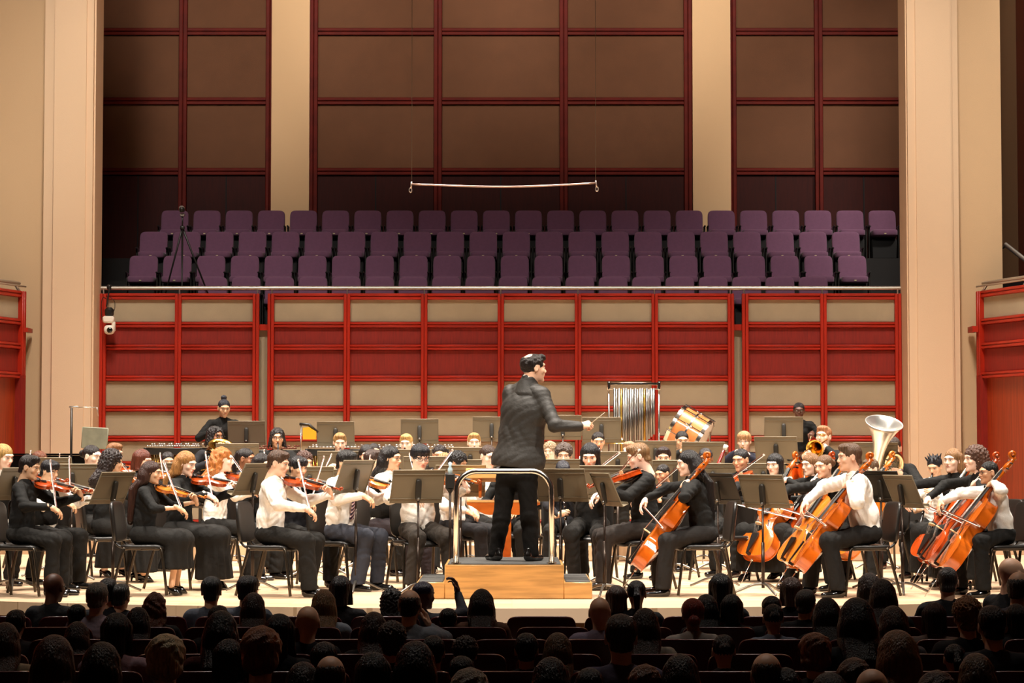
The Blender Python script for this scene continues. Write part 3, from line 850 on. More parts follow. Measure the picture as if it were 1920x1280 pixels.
# ---------------------------------------------------------------- wind instruments, built with +Y away from the mouth
def wind(kind, M, label, sc=1.):
    names = {'trumpet': 'trumpet', 'trombone': 'trombone', 'clarinet': 'clarinet', 'flute': 'flute', 'horn': 'french_horn', 'bassoon': 'bassoon', 'tuba': 'tuba'}
    r = empty(names[kind], label, names[kind].replace('_', ' '), 'wind instruments'); r.matrix_world = Matrix(M) @ Matrix.Scale(sc, 4)
    def bell(c, l, r0, r1, axis, m, n=24):
        pr = [(r0 * (1 + (r1 / r0 - 1) * (t ** 3.2)), l * t) for t in np.linspace(0, 1, 12)]
        pr += [(r1 * 1.02, l + .002), (r1 * .97, l - .002)] + [(max(.002, p[0] * .93), p[1]) for p in pr[::-1]]
        return lathe(pr, n, axis, c)
    if kind == 'trumpet':
        m = m_silver if 'silver' in label else m_brass
        MB().add(*bell((0, .22, 0), .27, .007, .062, 'y', m)).build('bell', m, r, True)
        t = MB().add(*tube(arc([(0, 0, .0), (0, .42, .0), (0, .47, -.03), (0, .42, -.06), (0, .08, -.06), (0, .03, -.03), (0, .08, 0.0), (0, .24, 0)], 4), .0062, 8))
        t.build('tubing', m, r, True)
        v = MB()
        for i in range(3): v.add(*tube([(0, .2 + i * .025, -.09), (0, .2 + i * .025, .04)], .0105, 10))
        v.build('valves', m, r, True)
        MB().add(*lathe([(.002, -.02), (.013, -.02), (.011, -.005), (.005, .03)], 12, 'y')).build('mouthpiece', m_silver, r, True)
    elif kind == 'trombone':
        m = m_brass
        b_ = MB(); V, Fs = bell((0, .05, 0), .33, .012, .108, 'y', m); b_.add(V, Fs, M=trn(-.07, .0, 0)); b_.build('bell', m, r, True)
        MB().add(*tube(arc([(-.07, .06, 0), (-.07, -.18, 0), (-.05, -.24, .02), (0, -.24, .03), (0, -.17, .0), (0, .05, 0)], 4), .008, 8)).add(*tube(arc([(-.05, -.2, .04), (-.05, -.05, .06), (-.0, -.05, .07), (-.0, -.2, .05)], 4), .008, 8)).build('tuning_slide', m, r, True)
        MB().add(*tube(arc([(0, .0, 0), (0, .78, 0), (0, .84, -.04), (0, .78, -.08), (0, .0, -.08)], 4), .0075, 8)).add(*tube([(0, .2, 0), (0, .2, -.08)], .004, 6)).build('hand_slide', m_silver, r, True)
        MB().add(*lathe([(.002, -.03), (.018, -.03), (.014, -.01), (.006, .03)], 12, 'y')).build('mouthpiece', m_silver, r, True)
    elif kind in ('clarinet', 'flute'):
        m = m_ebony if kind == 'clarinet' else m_silver
        L = .62; b_ = MB().add(*tube([(0, 0, 0), (0, .06, 0), (0, L - .08, 0)], [.006, .0125, .0135], 10))
        b_.build('tube', m, r, True)
        if kind == 'clarinet': MB().add(*bell((0, L - .09, 0), .10, .014, .036, 'y', m, 16)).build('bell', m, r, True)
        k = MB()
        for i in range(9): k.add(*sell((0.004, .14 + i * .045, .014), (.012, .014, .008), .7, .7, 8, 5))
        k.add(*tube([(.012, .12, .008), (.012, .52, .008)], .0025, 6)); k.build('keys', m_silver, r, True)
    elif kind == 'horn':
        m = m_brass
        b_ = MB(); V, Fs = bell((0, 0, 0), .30, .015, .15, 'y', m); b_.add(V, Fs); b_.build('bell', m, r, True)
        t = MB()
        for rr, z, a in ((.135, .0, .010), (.115, .03, .008), (.095, .01, .007), (.075, .04, .006)):
            th = np.linspace(0, 2 * math.pi, 28); t.add(*tube(np.c_[rr * np.cos(th) - .16, rr * np.sin(th) + .03, np.full(28, z)], a, 8, closed=True))
        t.add(*tube(arc([(-.16, .16, 0), (-.05, .12, 0), (0, .05, 0), (0, 0, 0)], 4), .012, 8)).add(*tube(arc([(-.16, .15, .02), (-.1, -.05, .1), (-.18, -.12, .16), (-.2, -.15, .2)], 4), .005, 8))
        t.build('coiled_tubing', m, r, True)
        v = MB()
        for i in range(3): v.add(*tube([(-.2 + i * .035, .03, -.01), (-.2 + i * .035, .03, .06)], .014, 12))
        v.build('valves', m_silver, r, True)
    elif kind == 'bassoon':
        m = mat('7A1E16', .25, coat=.7, var=.2) if 'headband' in label else mat('1E1412', .25, coat=.7)
        MB().add(*tube([(0, 0, 0), (0, .75, 0), (0, 1.28, 0)], [.034, .028, .021], 12)).add(*tube([(.045, .02, 0), (.045, .8, 0)], .016, 10)).build('body', m, r, True)
        MB().add(*lathe([(.001, 1.27), (.022, 1.27), (.030, 1.30), (.030, 1.335), (.022, 1.335), (.018, 1.29)], 16, 'y')).build('bell_ring', m_paper, r, True)
        MB().add(*tube(arc([(.045, .8, 0), (.06, .86, .02), (.12, .86, .08), (.16, .82, .14)], 4), .005, 8)).build('crook', m_silver, r, True)
        k = MB()
        for i in range(10): k.add(*sell((0.0, .18 + i * .095, .034), (.02, .028, .012), .7, .7, 8, 5))
        k.add(*tube([(.02, .15, .03), (.02, 1.1, .026)], .003, 6)); k.build('keys', m_silver, r, True)
    return r


def tuba(M, label):
    r = empty('tuba', label, 'tuba'); r.matrix_world = Matrix(M)
    m = mat('F2F0EA', .28, .9); mg = mat('F0E4BE', .22, 1.)
    pr = [(.045 + .125 * t ** 3.6 + .035 * t, .62 * t) for t in np.linspace(0, 1, 16)]
    pr += [(.210, .621), (.214, .626), (.208, .630)] + [(p[0] * .965, p[1] + .002) for p in pr[::-1]]
    MB().add(*lathe(pr, 48, 'z', (0, 0, .42))).build('bell', m, r, True)
    # big bows
    MB().add(*tube(arc([(0, 0, .44), (0, 0, .2), (.0, 0, .08), (.06, 0, -.02), (.15, 0, -.05), (.24, 0, -.01), (.29, 0, .08), (.29, 0, .25), (.29, 0, .5)], 5), np.linspace(.052, .034, 41), 16)).build('bottom_bow', m, r, True)
    MB().add(*tube(arc([(.29, 0, .48), (.28, 0, .60), (.22, .0, .67), (.15, 0, .66), (.12, .03, .58), (.12, .05, .3), (.12, .05, .12)], 5), np.linspace(.034, .022, 31), 14)).build('top_bow', mg, r, True)
    t = MB()
    for i in range(4):
        x = .10 + .035 * i
        t.add(*tube(arc([(x, -.05, .16 + .02 * i), (x, -.06, .45), (x + .02, -.06, .50), (x + .04, -.06, .45), (x + .04, -.05, .15)], 4), .0095, 8))
        t.add(*tube(arc([(.06, -.03, .12 + .055 * i), (.02 + .0 * i, -.07, .14 + .055 * i), (.07, -.1, .15 + .055 * i), (.17, -.08, .15 + .055 * i)], 4), .009, 8))
    t.build('branch_tubing', mg, r, True)
    v = MB()
    for i in range(4): v.add(*lathe([(.001, 0), (.022, 0), (.022, .13), (.001, .13)], 14, 'z', (.10 + .05 * i, -.10, .22)))
    v.build('valves', m, r, True)
    MB().add(*tube(arc([(.2, 0, .5), (.1, .06, .60), (-.06, .14, .66), (-.1, .2, .66)], 4), .008, 8)).add(*lathe([(.004, 0), (.01, .02), (.019, .05), (.003, .05)], 12, 'y', (-.1, .2, .66))).build('leadpipe', m, r, True)
    return r
# ================================================================ people
SK = {'light': 'E8B898', 'pale': 'F0C8AE', 'tan': 'D6A07A', 'asian': 'E0B08A', 'brown': '9A6444', 'dark': '5E3826'}
def skin(k): return mat(SK[k], .5, bump=.03, bscale=200, var=.05, vscale=14)
m_eye = mat('EDE6DC', .3); m_iris = mat('1E120C', .3); m_shoe = mat('0E0C0B', .16, coat=.8); m_sock = mat('0D0C0C', .9)
def hairmat(h): return mat(h, .38, bump=.7, bscale=55, stretch=(3, 3, .22), var=.35, vscale=26)
def cloth(h): return mat(h, .85 if h < 'A' else .8, bump=.35, bscale=22, var=.05, vscale=8, spec=.25)


def head_data(fem=False):
    j = .9 if fem else 1.
    pr = [el((0, -.012, .030), (.075, .093, .085)), el((0, .020, -.022), (.063 * (.96 if fem else 1), .070, .082), k=.03), el((0, .050, -.080), (.036 * j, .036, .030), k=.035),
          rc((0, -.02, -.05), (0, -.04, -.19), .050 * j, .054 * j, k=.03),
          rc((0, .082, .020), (0, .106, -.022), .007, .0105, k=.012), el((0, .098, -.028), (.017, .012, .009), k=.01),
          el((0, .076, .030), (.052, .018, .010), k=.02),
          el((-.031, .095, .006), (.017, .011, .010), k=.014, op='s'), el((.031, .095, .006), (.017, .011, .010), k=.014, op='s'),
          el((0, .089, -.052), (.022, .010, .010), k=.014), el((0, .082, -.098), (.020, .014, .014), k=.02),
          el((-.04, .064, -.022), (.022, .018, .020), k=.02), el((.04, .064, -.022), (.022, .018, .020), k=.02)]
    for s in (-1, 1):
        pr += [el((s * .078, -.006, -.004), (.009, .019, .031), k=.012), el((s * .086, -.002, .0), (.005, .010, .018), k=.006, op='s')]
    V, Fs = solid(pr, .0052)
    m = MB().add(V, Fs, 0)
    for s in (-1, 1):
        m.add(*sell((s * .031, .0815, .006), (.028, .014, .013), 1, 1, 10, 7), mi=1)
        m.add(*sell((s * .031, .0865, .006), (.011, .006, .011), 1, 1, 8, 5), mi=2)
        m.add(*tube(arc([(s * .014, .094, .026), (s * .032, .092, .031), (s * .050, .078, .025)], 3), [.0014, .002, .0024, .0024, .002, .0018, .001], 6), mi=2)
        m.add(*tube(arc([(s * .016, .087, .009), (s * .031, .0905, .0135), (s * .046, .082, .009)], 3), .0011, 5), mi=2)
    m.add(*sell((0, .0965, -.0485), (.040, .010, .007), 1, 1, 12, 6), mi=3).add(*sell((0, .0955, -.0565), (.034, .010, .008), 1, 1, 12, 6), mi=3)
    return m


HEADS = [head_data(False), head_data(True)]


def hair_data(st, seed=0):
    r = np.random.RandomState(seed + 3)
    cap = [el((0, -.014, .036), (.083, .100, .090), k=.02)]
    face = [el((0, .122, -.006), (.074, .078, .084), k=.010, op='s')]
    bang = [el((0, .118, -.050), (.066, .070, .078), k=.012, op='s')]
    neck = [rc((0, -.01, -.09), (0, -.02, -.2), .055, .06, k=.01, op='s')]
    ears = [el((s * .086, .004, -.012), (.022, .026, .036), k=.01, op='s') for s in (-1, 1)]
    cutS = [((0, .45, -.893), .026)]
    am, fq, h = .0052, 120, .0058
    cuts = []
    nape = [el((0, -.056, -.045), (.060, .046, .050), k=.02)]
    if st == 'short': pr = cap + nape + [el((0, .04, .09), (.06, .05, .035), k=.02)] + face + ears; cuts = cutS
    elif st == 'crop': pr = [el((0, -.013, .034), (.079, .096, .086))] + nape + face + ears; cuts = cutS; am = .0015
    elif st == 'fringe': pr = [el((0, -.010, .036), (.088, .103, .092))] + nape + [el((0, .05, .07), (.07, .055, .05), k=.02)] + bang + [el((s * .09, .01, -.02), (.016, .022, .030), k=.01, op='s') for s in (-1, 1)]; cuts = [((0, .45, -.893), .034)]
    elif st == 'spiky': pr = cap + [rc((x, y, .09), (x * 1.5, y * 1.3, .14), .014, .004, k=.012) for x in (-.05, -.02, .02, .05) for y in (-.05, 0, .05)] + face + ears; cuts = cutS
    elif st == 'bob': pr = cap + [rc((s * .062, -.01, .03), (s * .072, .0, -.115), .032, .030) for s in (-1, 1)] + [rc((0, -.06, .02), (0, -.065, -.11), .066, .062)] + bang + neck; cuts = [((0, 0, -1), .118)]
    elif st == 'bobpart': pr = cap + [rc((s * .06, -.01, .03), (s * .074, .02, -.13), .034, .028) for s in (-1, 1)] + [rc((0, -.05, .02), (0, -.055, -.13), .068, .06)] + [el((0, .118, -.020), (.050, .078, .080), k=.012, op='s')] + neck; cuts = [((0, 0, -1), .14)]
    elif st in ('long', 'wavy'):
        am = .004 if st == 'long' else .009; fq = 120 if st == 'long' else 60
        pr = cap + [rc((s * .058, -.03, .03), (s * .068, -.035, -.12), .034, .036) for s in (-1, 1)] + [rc((s * .045, -.06, -.05), (s * .062, -.105, -.34), .052, .034, k=.05) for s in (-1, 1)] + [rc((0, -.07, -.02), (0, -.115, -.36), .062, .03, k=.05)] + [el((0, .118, -.020), (.062, .085, .086), k=.012, op='s')]
    elif st == 'xlong':
        am = .004
        pr = cap + [rc((s * .058, -.03, .03), (s * .068, -.035, -.12), .036, .04) for s in (-1, 1)] + [rc((s * .045, -.06, -.05), (s * .06, -.115, -.52), .056, .03, k=.05) for s in (-1, 1)] + [rc((0, -.07, -.02), (0, -.125, -.55), .064, .03, k=.05)] + [el((0, .118, -.020), (.062, .085, .086), k=.012, op='s')]
    elif st == 'curly': pr = nape + [el((0, -.012, .045), (.096, .108, .096))] + face + ears; cuts = [((0, .45, -.893), .04)]; am = .010; fq = 150
    elif st == 'bigcurly': pr = cap + [el((0, -.05, -.01), (.105, .085, .12), k=.04), el((0, -.08, -.16), (.10, .07, .16), k=.06), el((0, -.015, .05), (.092, .10, .085))] + [el((0, .125, -.020), (.064, .085, .083), k=.012, op='s')]; am = .012; fq = 110
    elif st == 'dreads':
        pr = [el((0, -.012, .040), (.086, .100, .088))] + face
        for i in range(26):
            a = R(-215 + 250 * i / 25); x, y = math.cos(a), math.sin(a)
            if y > .72: continue
            pr.append(rc((x * .07, y * .085 - .01, .05), (x * (.098 + r.uniform(0, .01)), y * .105 - .01, -.06 - r.uniform(0, .05)), .014, .009, k=.006))
        for x in (-.045, -.03, .042): pr.append(rc((x, .06, .10), (x * 1.1, .098, .03 - r.uniform(0, .03)), .010, .006, k=.006))
    elif st == 'bun': pr = [el((0, -.013, .034), (.079, .096, .086))] + [el((0, -.045, .135), (.040, .040, .033), k=.012)] + face + ears; cuts = cutS
    elif st == 'backbun': pr = [el((0, -.013, .034), (.079, .096, .086))] + [el((0, -.118, .02), (.042, .036, .040), k=.012)] + face + ears; cuts = [((0, .3, -.95), .06)]
    elif st == 'tail': pr = [el((0, -.013, .034), (.079, .097, .087))] + [rc((0, -.10, .05), (0, -.145, -.02), .028, .030, k=.02), rc((0, -.145, -.02), (0, -.125, -.24), .030, .014, k=.02)] + face + ears; cuts = []; pr.append(el((0, .02, -.10), (.09, .09, .07), k=.01, op='s'))
    elif st == 'rim': pr = nape + [el((0, -.016, .022), (.080, .095, .078))] + face + ears + [el((0, .012, .105), (.066, .085, .052), k=.012, op='s')]; cuts = cutS; am = .003
    elif st == 'cap': pr = [el((0, -.012, .045), (.086, .102, .080))]; cuts = [((0, .12, -.99), -.025)]; am = 0
    elif st == 'wrap': pr = [el((0, -.014, .040), (.088, .102, .092)), el((0, -.115, -.045), (.045, .032, .045), k=.02)] + face; cuts = [((0, .45, -.893), .045)]; am = .002; fq = 60
    elif st == 'fluffy': pr = [el((0, -.012, .045), (.096, .108, .096)), el((0, -.05, -.03), (.085, .075, .06), k=.03)] + face; cuts = [((0, .3, -.95), .085)]; am = .007; fq = 70
    def nz(X, Y, Z):
        a = np.arctan2(X, -Y - .0)
        rr = np.sqrt(X * X + Y * Y)
        ph = r.uniform(0, 6.28)
        if st in ('curly', 'bigcurly', 'fluffy', 'wavy', 'dreads'):
            return (am * (np.sin(X * fq + ph + 2 * np.sin(Z * fq * .5)) * np.sin(Y * fq * 1.1) * np.sin(Z * fq * .9 + 1))).astype(np.float32)
        return (am * .6 * (np.sin(a * 22 + 6 * Z + ph) * .6 + np.sin(a * 41 - 9 * Z) * .4) * np.clip(rr / .05, 0, 1)).astype(np.float32)
    V, Fs = solid(pr, h if st not in ('long', 'xlong', 'wavy', 'bigcurly') else .0075, cuts=cuts, noise=nz)
    return MB().add(V, Fs)


HD = {}
def hair(st, seed=0):
    k = (st, seed % 2)
    if k not in HD: HD[k] = hair_data(st, seed % 2)
    return HD[k]


def hand_data(curl=.6, spread=.1, thumb=.5):
    """right hand: wrist at origin, fingers +Y, back of the hand +Z, thumb towards -X"""
    pr = [rc((0, -.03, 0), (0, .01, 0), .024, .024, k=.02, sc=(1.15, 1, .85)), rc((-.014, .02, 0), (-.020, .072, 0), .019, .014, k=.02), rc((.012, .02, 0), (.020, .068, -.002), .018, .013, k=.02), rc((0, .03, 0), (0, .075, .002), .019, .014, k=.02)]
    fx = [(-.029, .086, .026, .0088, .95), (-.0095, .091, .029, .0092, 1.0), (.010, .088, .027, .0088, 1.05), (.028, .078, .021, .0078, 1.12)]
    for x, y, l, r_, c in fx:
        p = np.array([x, y, .001]); a = 0
        pr.append(rc((x * .8, y - .035, 0), p, .011, r_ * 1.08, k=.008))
        for q in range(3):
            a += curl * c * (1.0, 1.15, .8)[q]
            ll = l * (1.55, 1.0, .8)[q]
            d = np.array([x * spread * 3, math.cos(a), -math.sin(a)]); d /= np.linalg.norm(d)
            e = p + d * ll; pr.append(rc(p, e, r_ * (1 - .1 * q), r_ * (.9 - .1 * q), k=.0045)); p = e
    b = np.array([-.022, .018, -.006]); m_ = np.array([-.046, .046, -.016 - .012 * thumb]); t = m_ + np.array([-.006 + .020 * thumb, .030, -.014 * thumb]); u = t + np.array([.012 * thumb, .022, -.006 * thumb])
    pr += [rc(b, m_, .0155, .012, k=.014), rc(m_, t, .0115, .0105, k=.006), rc(t, u, .0105, .0085, k=.006)]
    return solid(pr, .0042)


HANDS = {}
def hand(kind, left=False):
    cfg = {'bow': (.42, .04, .9), 'neck': (.80, .06, .4), 'rest': (.30, .05, .25), 'grip': (1.05, .02, .9), 'keys': (.55, .06, .6)}
    if kind not in HANDS: HANDS[kind] = hand_data(*cfg[kind])
    V, Fs = HANDS[kind]
    if left: return V * [-1, 1, 1], [f[:, ::-1] for f in Fs]
    return V, Fs


SHOE = solid([rc((0, -.055, .035), (0, .0, .034), .034, .036, k=.03), rc((0, .0, .030), (.004, .12, .024), .040, .034, k=.03, sc=(1, 1, .8)), rc((0, -.05, .06), (0, -.035, .10), .034, .036, k=.02)], .0085, cuts=[((0, 0, -1), 0.), ((0, .3, 1), .098)])
HEEL = solid([rc((0, -.06, .065), (0, .02, .045), .026, .030, k=.03), rc((0, .02, .035), (.003, .12, .020), .033, .024, k=.03, sc=(1, 1, .8)), rc((0, -.075, .06), (0, -.08, .005), .018, .009, k=.008)], .0075, cuts=[((0, 0, -1), 0.), ((0, .8, .6), .075)])


def ikj(S, W, l1, l2, hint):
    S, W = np.array(S, float), np.array(W, float); d = W - S; L = np.linalg.norm(d); dn = d / (L + 1e-9)
    Lc = min(L, (l1 + l2) * .995)
    if L > Lc: W = S + dn * Lc; L = Lc
    L = max(L, abs(l1 - l2) + .02)
    a = (l1 * l1 - l2 * l2 + L * L) / (2 * L); hh = math.sqrt(max(0, l1 * l1 - a * a))
    v = np.array(hint, float); v = v - dn * (v @ dn); v = nrm(v)
    return S + dn * a + v * hh, W


def eyewear(M, parent, c='1A1512'):
    g = MB()
    for s in (-1, 1):
        th = np.linspace(0, 2 * math.pi, 15)
        g.add(*tube(np.c_[s * .031 + .022 * np.cos(th), .101 - .004 * np.abs(np.cos(th)), .004 + .017 * np.sin(th)], .0018, 5, closed=True))
        g.add(*tube([(s * .053, .098, .008), (s * .079, .085, .010), (s * .082, .0, .012)], .0018, 5))
    g.add(*tube([(-.01, .104, .008), (.01, .104, .008)], .0018, 5))
    V = np.concatenate(g.V); g.V = [V @ M[:3, :3].T + M[:3, 3]]
    return g.build('glasses', mat(c, .3, .3), parent, True)


NPERS = 0
def person(label, px, ytop, Y, heading, pose='violin', hr=('short', '2A1D15'), sk='asian', top='white', legs='trousers', zf=0., hy=0, hp=8, fem=False, lean=None, sleeve='long', glasses=False, tie=None,
           jacket=False, lc=None, vest=False, knees=None, tilt=0, mk=None, bw=.42, chr_=True, group='players of the orchestra', footy=0., inst_label=None, S=None, hoff=(0, 0), res=1.):
    """seated player built in a local frame: +x right hand side, +y forward. px, ytop: where the crown sits"""
    global NPERS
    NPERS += 1; seed = NPERS; rr = np.random.RandomState(seed)
    tops = {'white': 'F1EBE0', 'black': '151412', 'navy': '1C1C28', 'suit': '1A191C', 'gray': '6E6A70'}
    tc = tops.get(top, top); lc = lc or '171512'
    lean = lean if lean is not None else {'violin': .05, 'cello': .12, 'rest': .02}.get(pose, .03)
    stand_ = pose in ('mallets', 'stand'); zs = .88 if stand_ else .46
    zt = zat(ytop, Y) if S is None else 0
    s = float(np.clip((zt - zf - zs - .015) / .87, .8, 1.16)) if S is None else S
    ps = R(180 + heading); RZ = np.array([[math.cos(ps), -math.sin(ps)], [math.sin(ps), math.cos(ps)]])
    def U(x, y, z): return np.array([x * s, y * s, zs + (z - .45) * s])
    # head
    hc = U(hoff[0], lean + .035 + hoff[1], 1.205)
    HM = trn(*hc) @ rot('Z', hy) @ rot('X', -hp) @ rot('Y', tilt) @ np.diag([s * 1.0, s, s, 1])
    wx = xat(px, Y, ytop + 20); off = RZ @ hc[:2]
    root = empty('person', label, 'person', group, (wx - off[0], Y, zf), ps)
    MW = np.array(Matrix.LocRotScale(root.location, Matrix.Rotation(ps, 3, 'Z'), None))
    NB = U(0, lean, 1.045); CH_ = U(0, lean * .7, .90); BL = U(0, lean * .25, .70); PV = U(0, -.0, .545)
    SL, SR = U(-.165, lean, .995), U(.165, lean, .995)
    l1, l2 = .275 * s, .245 * s
    # ---- poses: (grip point, finger direction, back of hand, hand kind, elbow hint)
    items = []
    if pose in ('violin', 'viola'):
        B = U(-.035, lean + .075, 1.068) + np.array([hoff[0], 0, 0]) * s
        vd = nrm([-.50, .84, -.16 + rr.uniform(-.08, .06)]); vn = np.array([.28, .12, .95]); VM = frame(vd, vn, B); vn = VM[:3, 2]
        Lv = .355 + .125
        LG = B + (vd * .425 - vn * .012) * s
        LH = (LG, nrm([.40, -.15, .85]), nrm(vd + [-.5, 0, .1]), 'neck', (-.25, .2, -1))
        C = B + (vd * .165 + vn * .047) * s
        u = nrm(np.array([.58, .50, -.60]) + rr.uniform(-.08, .08, 3)); u = nrm(u - vd * (u @ vd) * .35)
        Fp = C + u * bw * s
        RH = (Fp + nrm(vn) * .012, nrm([-.45, .62, -.42]), nrm([.25, .45, .8]), 'bow', (.9, -.5, -.55))
        items.append(('fid', VM, s)); items.append(('bow', frame(-u, vn, Fp - vn * .0), s))
    elif pose == 'cello':
        B = np.array([.02, .685 * s ** .5, .275]); E = np.array([-.17 * s, -.02, 1.275]) + [0, 0, (s - 1) * .35]
        ax = nrm(E - B); n0 = np.array([.22, .85, .5]); CM = frame(ax, n0, B); n = CM[:3, 2]
        LG = B + ax * .86 + n * .03
        LH = (LG + np.array([-.0, .0, .0]), nrm([.8, .25, -.25]), nrm([.1, .75, .65]), 'neck', (-.9, -.2, -.8))
        C = B + ax * .47 + n * .095
        u = nrm(np.array([.86, .30, -.22]) + rr.uniform(-.06, .06, 3)); u = nrm(u - ax * (u @ ax))
        Fp = C + u * (bw - .08)
        RH = (Fp + n * .015, nrm([-.35, .55, -.65]), nrm([.2, .75, .5]), 'bow', (.8, -.2, .25))
        items.append(('cello', CM, 1.)); items.append(('bow', frame(-u, n, Fp), 1.))
    elif pose in ('trumpet', 'trombone'):
        mo = (HM @ np.array([0, .105, -.05, 1]))[:3]
        d = nrm([-.10, 1, -.18]) if pose == 'trumpet' else nrm([-.1, 1, -.25])
        if pose == 'trumpet':
            RH = (mo + d * .24 + np.array([.02, 0, -.02]), nrm([-.6, .7, .2]), nrm([.5, .2, .8]), 'keys', (.8, -.2, -.6))
            LH = (mo + d * .20 + np.array([-.015, 0, -.05]), nrm([.6, .6, .4]), nrm([-.7, .5, .0]), 'grip', (-.8, -.2, -.6))
        else:
            RH = (mo + d * .52 + np.array([.0, 0, -.04]), nrm([-.5, .6, .4]), nrm([.6, .5, 0]), 'grip', (.6, -.2, -.8))
            LH = (mo + d * .06 + np.array([-.02, 0, -.05]), nrm([.7, .5, .3]), nrm([-.6, .6, .0]), 'grip', (-.8, -.2, -.6))
        items.append((pose, frame(d, [0, 0, 1], mo + d * .02), 1.))
    elif pose == 'clarinet':
        mo = (HM @ np.array([0, .10, -.05, 1]))[:3]; d = nrm([0, .55, -.83])
        RH = (mo + d * .42 + np.array([.01, .0, 0]), nrm([-.7, .2, .3]), nrm([.4, .9, .2]), 'keys', (.9, -.3, -.5))
        LH = (mo + d * .22 + np.array([-.01, 0, 0]), nrm([.7, .2, .3]), nrm([-.4, .9, .2]), 'keys', (-.9, -.3, -.5))
        items.append(('clarinet', frame(d, [0, .8, .5], mo - d * .02), 1.))
    elif pose == 'flute':
        mo = (HM @ np.array([0, .115, -.05, 1]))[:3]; d = nrm([1, .12, -.12])
        RH = (mo + d * .42 + np.array([0, .02, -.01]), nrm([-.2, .6, .3]), nrm([.3, .3, .8]), 'keys', (.8, -.3, -.6))
        LH = (mo + d * .17 + np.array([0, .03, -.02]), nrm([.4, -.5, .5]), nrm([-.3, .9, 0]), 'keys', (-.3, .3, -1))
        items.append(('flute', frame(d, [0, .2, 1], mo - d * .08), 1.))
    elif pose == 'horn':
        mo = (HM @ np.array([0, .105, -.05, 1]))[:3]
        c = mo + np.array([.12, .10, -.30])
        LH = (c + np.array([-.13, .10, .12]), nrm([.5, .3, .6]), nrm([-.6, .7, .2]), 'grip', (-.8, 0, -.7))
        RH = (c + np.array([.12, -.02, -.02]), nrm([.1, .3, -.2]), nrm([.9, .2, .3]), 'rest', (.6, -.6, -.4))
        items.append(('horn', frame([.15, .25, .5], [.85, -.25, -.3], c), 1.))
    elif pose == 'bassoon':
        LH = (U(-.06, lean + .24, .98), nrm([.7, .3, .3]), nrm([-.5, .8, .2]), 'keys', (-.8, -.1, -.7))
        RH = (U(.10, lean + .20, .74), nrm([-.6, .4, .1]), nrm([.6, .7, .2]), 'keys', (.9, -.4, -.3))
        items.append(('bassoon', frame(nrm([-.40, .22, .92]), [.1, .9, -.1], U(.20, lean + .14, .36)), .84 if zf == 0 else .62))
    elif pose == 'pizz':   # instrument down on the lap, hands together
        LH = (U(-.05, .26, .66), nrm([.5, .6, -.3]), nrm([-.2, .4, .9]), 'rest', (-.8, -.3, -.3))
        RH = (U(.07, .28, .66), nrm([-.5, .6, -.4]), nrm([.3, .4, .9]), 'rest', (.8, -.3, -.3))
    elif pose == 'mallets':
        LH = (U(-.16, .34, .86), nrm([.2, .9, -.3]), nrm([-.2, .3, .9]), 'grip', (-.7, -.6, -.4))
        RH = (U(.16, .34, .86), nrm([-.2, .9, -.3]), nrm([.2, .3, .9]), 'grip', (.7, -.6, -.4))
        items += [('mallet', frame(nrm([.12, .85, -.3]), [0, .3, .9], LH[0] - nrm([.12, .85, -.3]) * .03), 1.), ('mallet', frame(nrm([-.12, .85, -.3]), [0, .3, .9], RH[0] - nrm([-.12, .85, -.3]) * .03), 1.)]
    elif pose == 'tuba':
        LH = (U(-.02, .34, .98), nrm([.6, .5, .4]), nrm([-.6, .7, .2]), 'grip', (-.8, -.1, -.6))
        RH = (U(.16, .34, .86), nrm([-.5, .6, .3]), nrm([.6, .6, .2]), 'keys', (.8, -.1, -.6))
    elif pose == 'phone':
        RH = (U(.10, lean + .30, 1.30), nrm([-.2, -.1, .9]), nrm([.4, .8, .1]), 'keys', (.9, .3, -.6))
        LH = (U(-.12, .30, .60), nrm([.1, .9, -.3]), nrm([0, .3, .9]), 'rest', (-.8, -.5, 0))
    elif pose == 'chin':
        RH = ((HM @ np.array([.09, .05, -.07, 1]))[:3], nrm([-.25, .3, .9]), nrm([.9, .2, .1]), 'keys', (.6, .3, -.9))
        LH = (U(-.12, .30, .60), nrm([.1, .9, -.3]), nrm([0, .3, .9]), 'rest', (-.8, -.5, 0))
    else:   # rest on thighs
        LH = (U(-.12, .30, .60), nrm([.1, .9, -.3]), nrm([0, .3, .9]), 'rest', (-.8, -.5, 0))
        RH = (U(.12, .30, .60), nrm([-.1, .9, -.3]), nrm([0, .3, .9]), 'rest', (.8, -.5, 0))
    # ---- arms
    body = MB(); arms = []
    for sd, H, S0 in ((-1, LH, SL), (1, RH, SR)):
        G, D, N, kd, hint = H
        W = G - nrm(D) * .078 * s + (nrm(N) - nrm(D) * (nrm(N) @ nrm(D))) * .018 * s
        El, W2 = ikj(S0, W, l1, l2, hint)
        HMx = frame(D, N, W2) @ np.diag([s, s, s, 1.])
        V, Fs = hand(kd, sd < 0); body.add(V, Fs, 0, HMx)
        arms.append((S0, El, W2 + (W2 - El) / (np.linalg.norm(W2 - El) + 1e-9) * -.0))
    # ---- legs
    stand_ = pose in ('mallets', 'stand')
    if knees is None: knees = .22 if pose == 'cello' else rr.uniform(.10, .16)
    if stand_:
        KN = [np.array([sx * .10, .03, .50]) for sx in (-1, 1)]; AN = [np.array([sx * .12, 0, .09]) for sx in (-1, 1)]
    else:
        KN = [np.array([sx * knees, .41 * s + rr.uniform(-.02, .02), .50 + .0 * s]) for sx in (-1, 1)]
        AN = [np.array([sx * (knees + rr.uniform(-.03, .05)), .38 * s + footy + rr.uniform(-.05, .07), .09]) for sx in (-1, 1)]
    HP = [U(sx * .088, .01, .545) for sx in (-1, 1)]
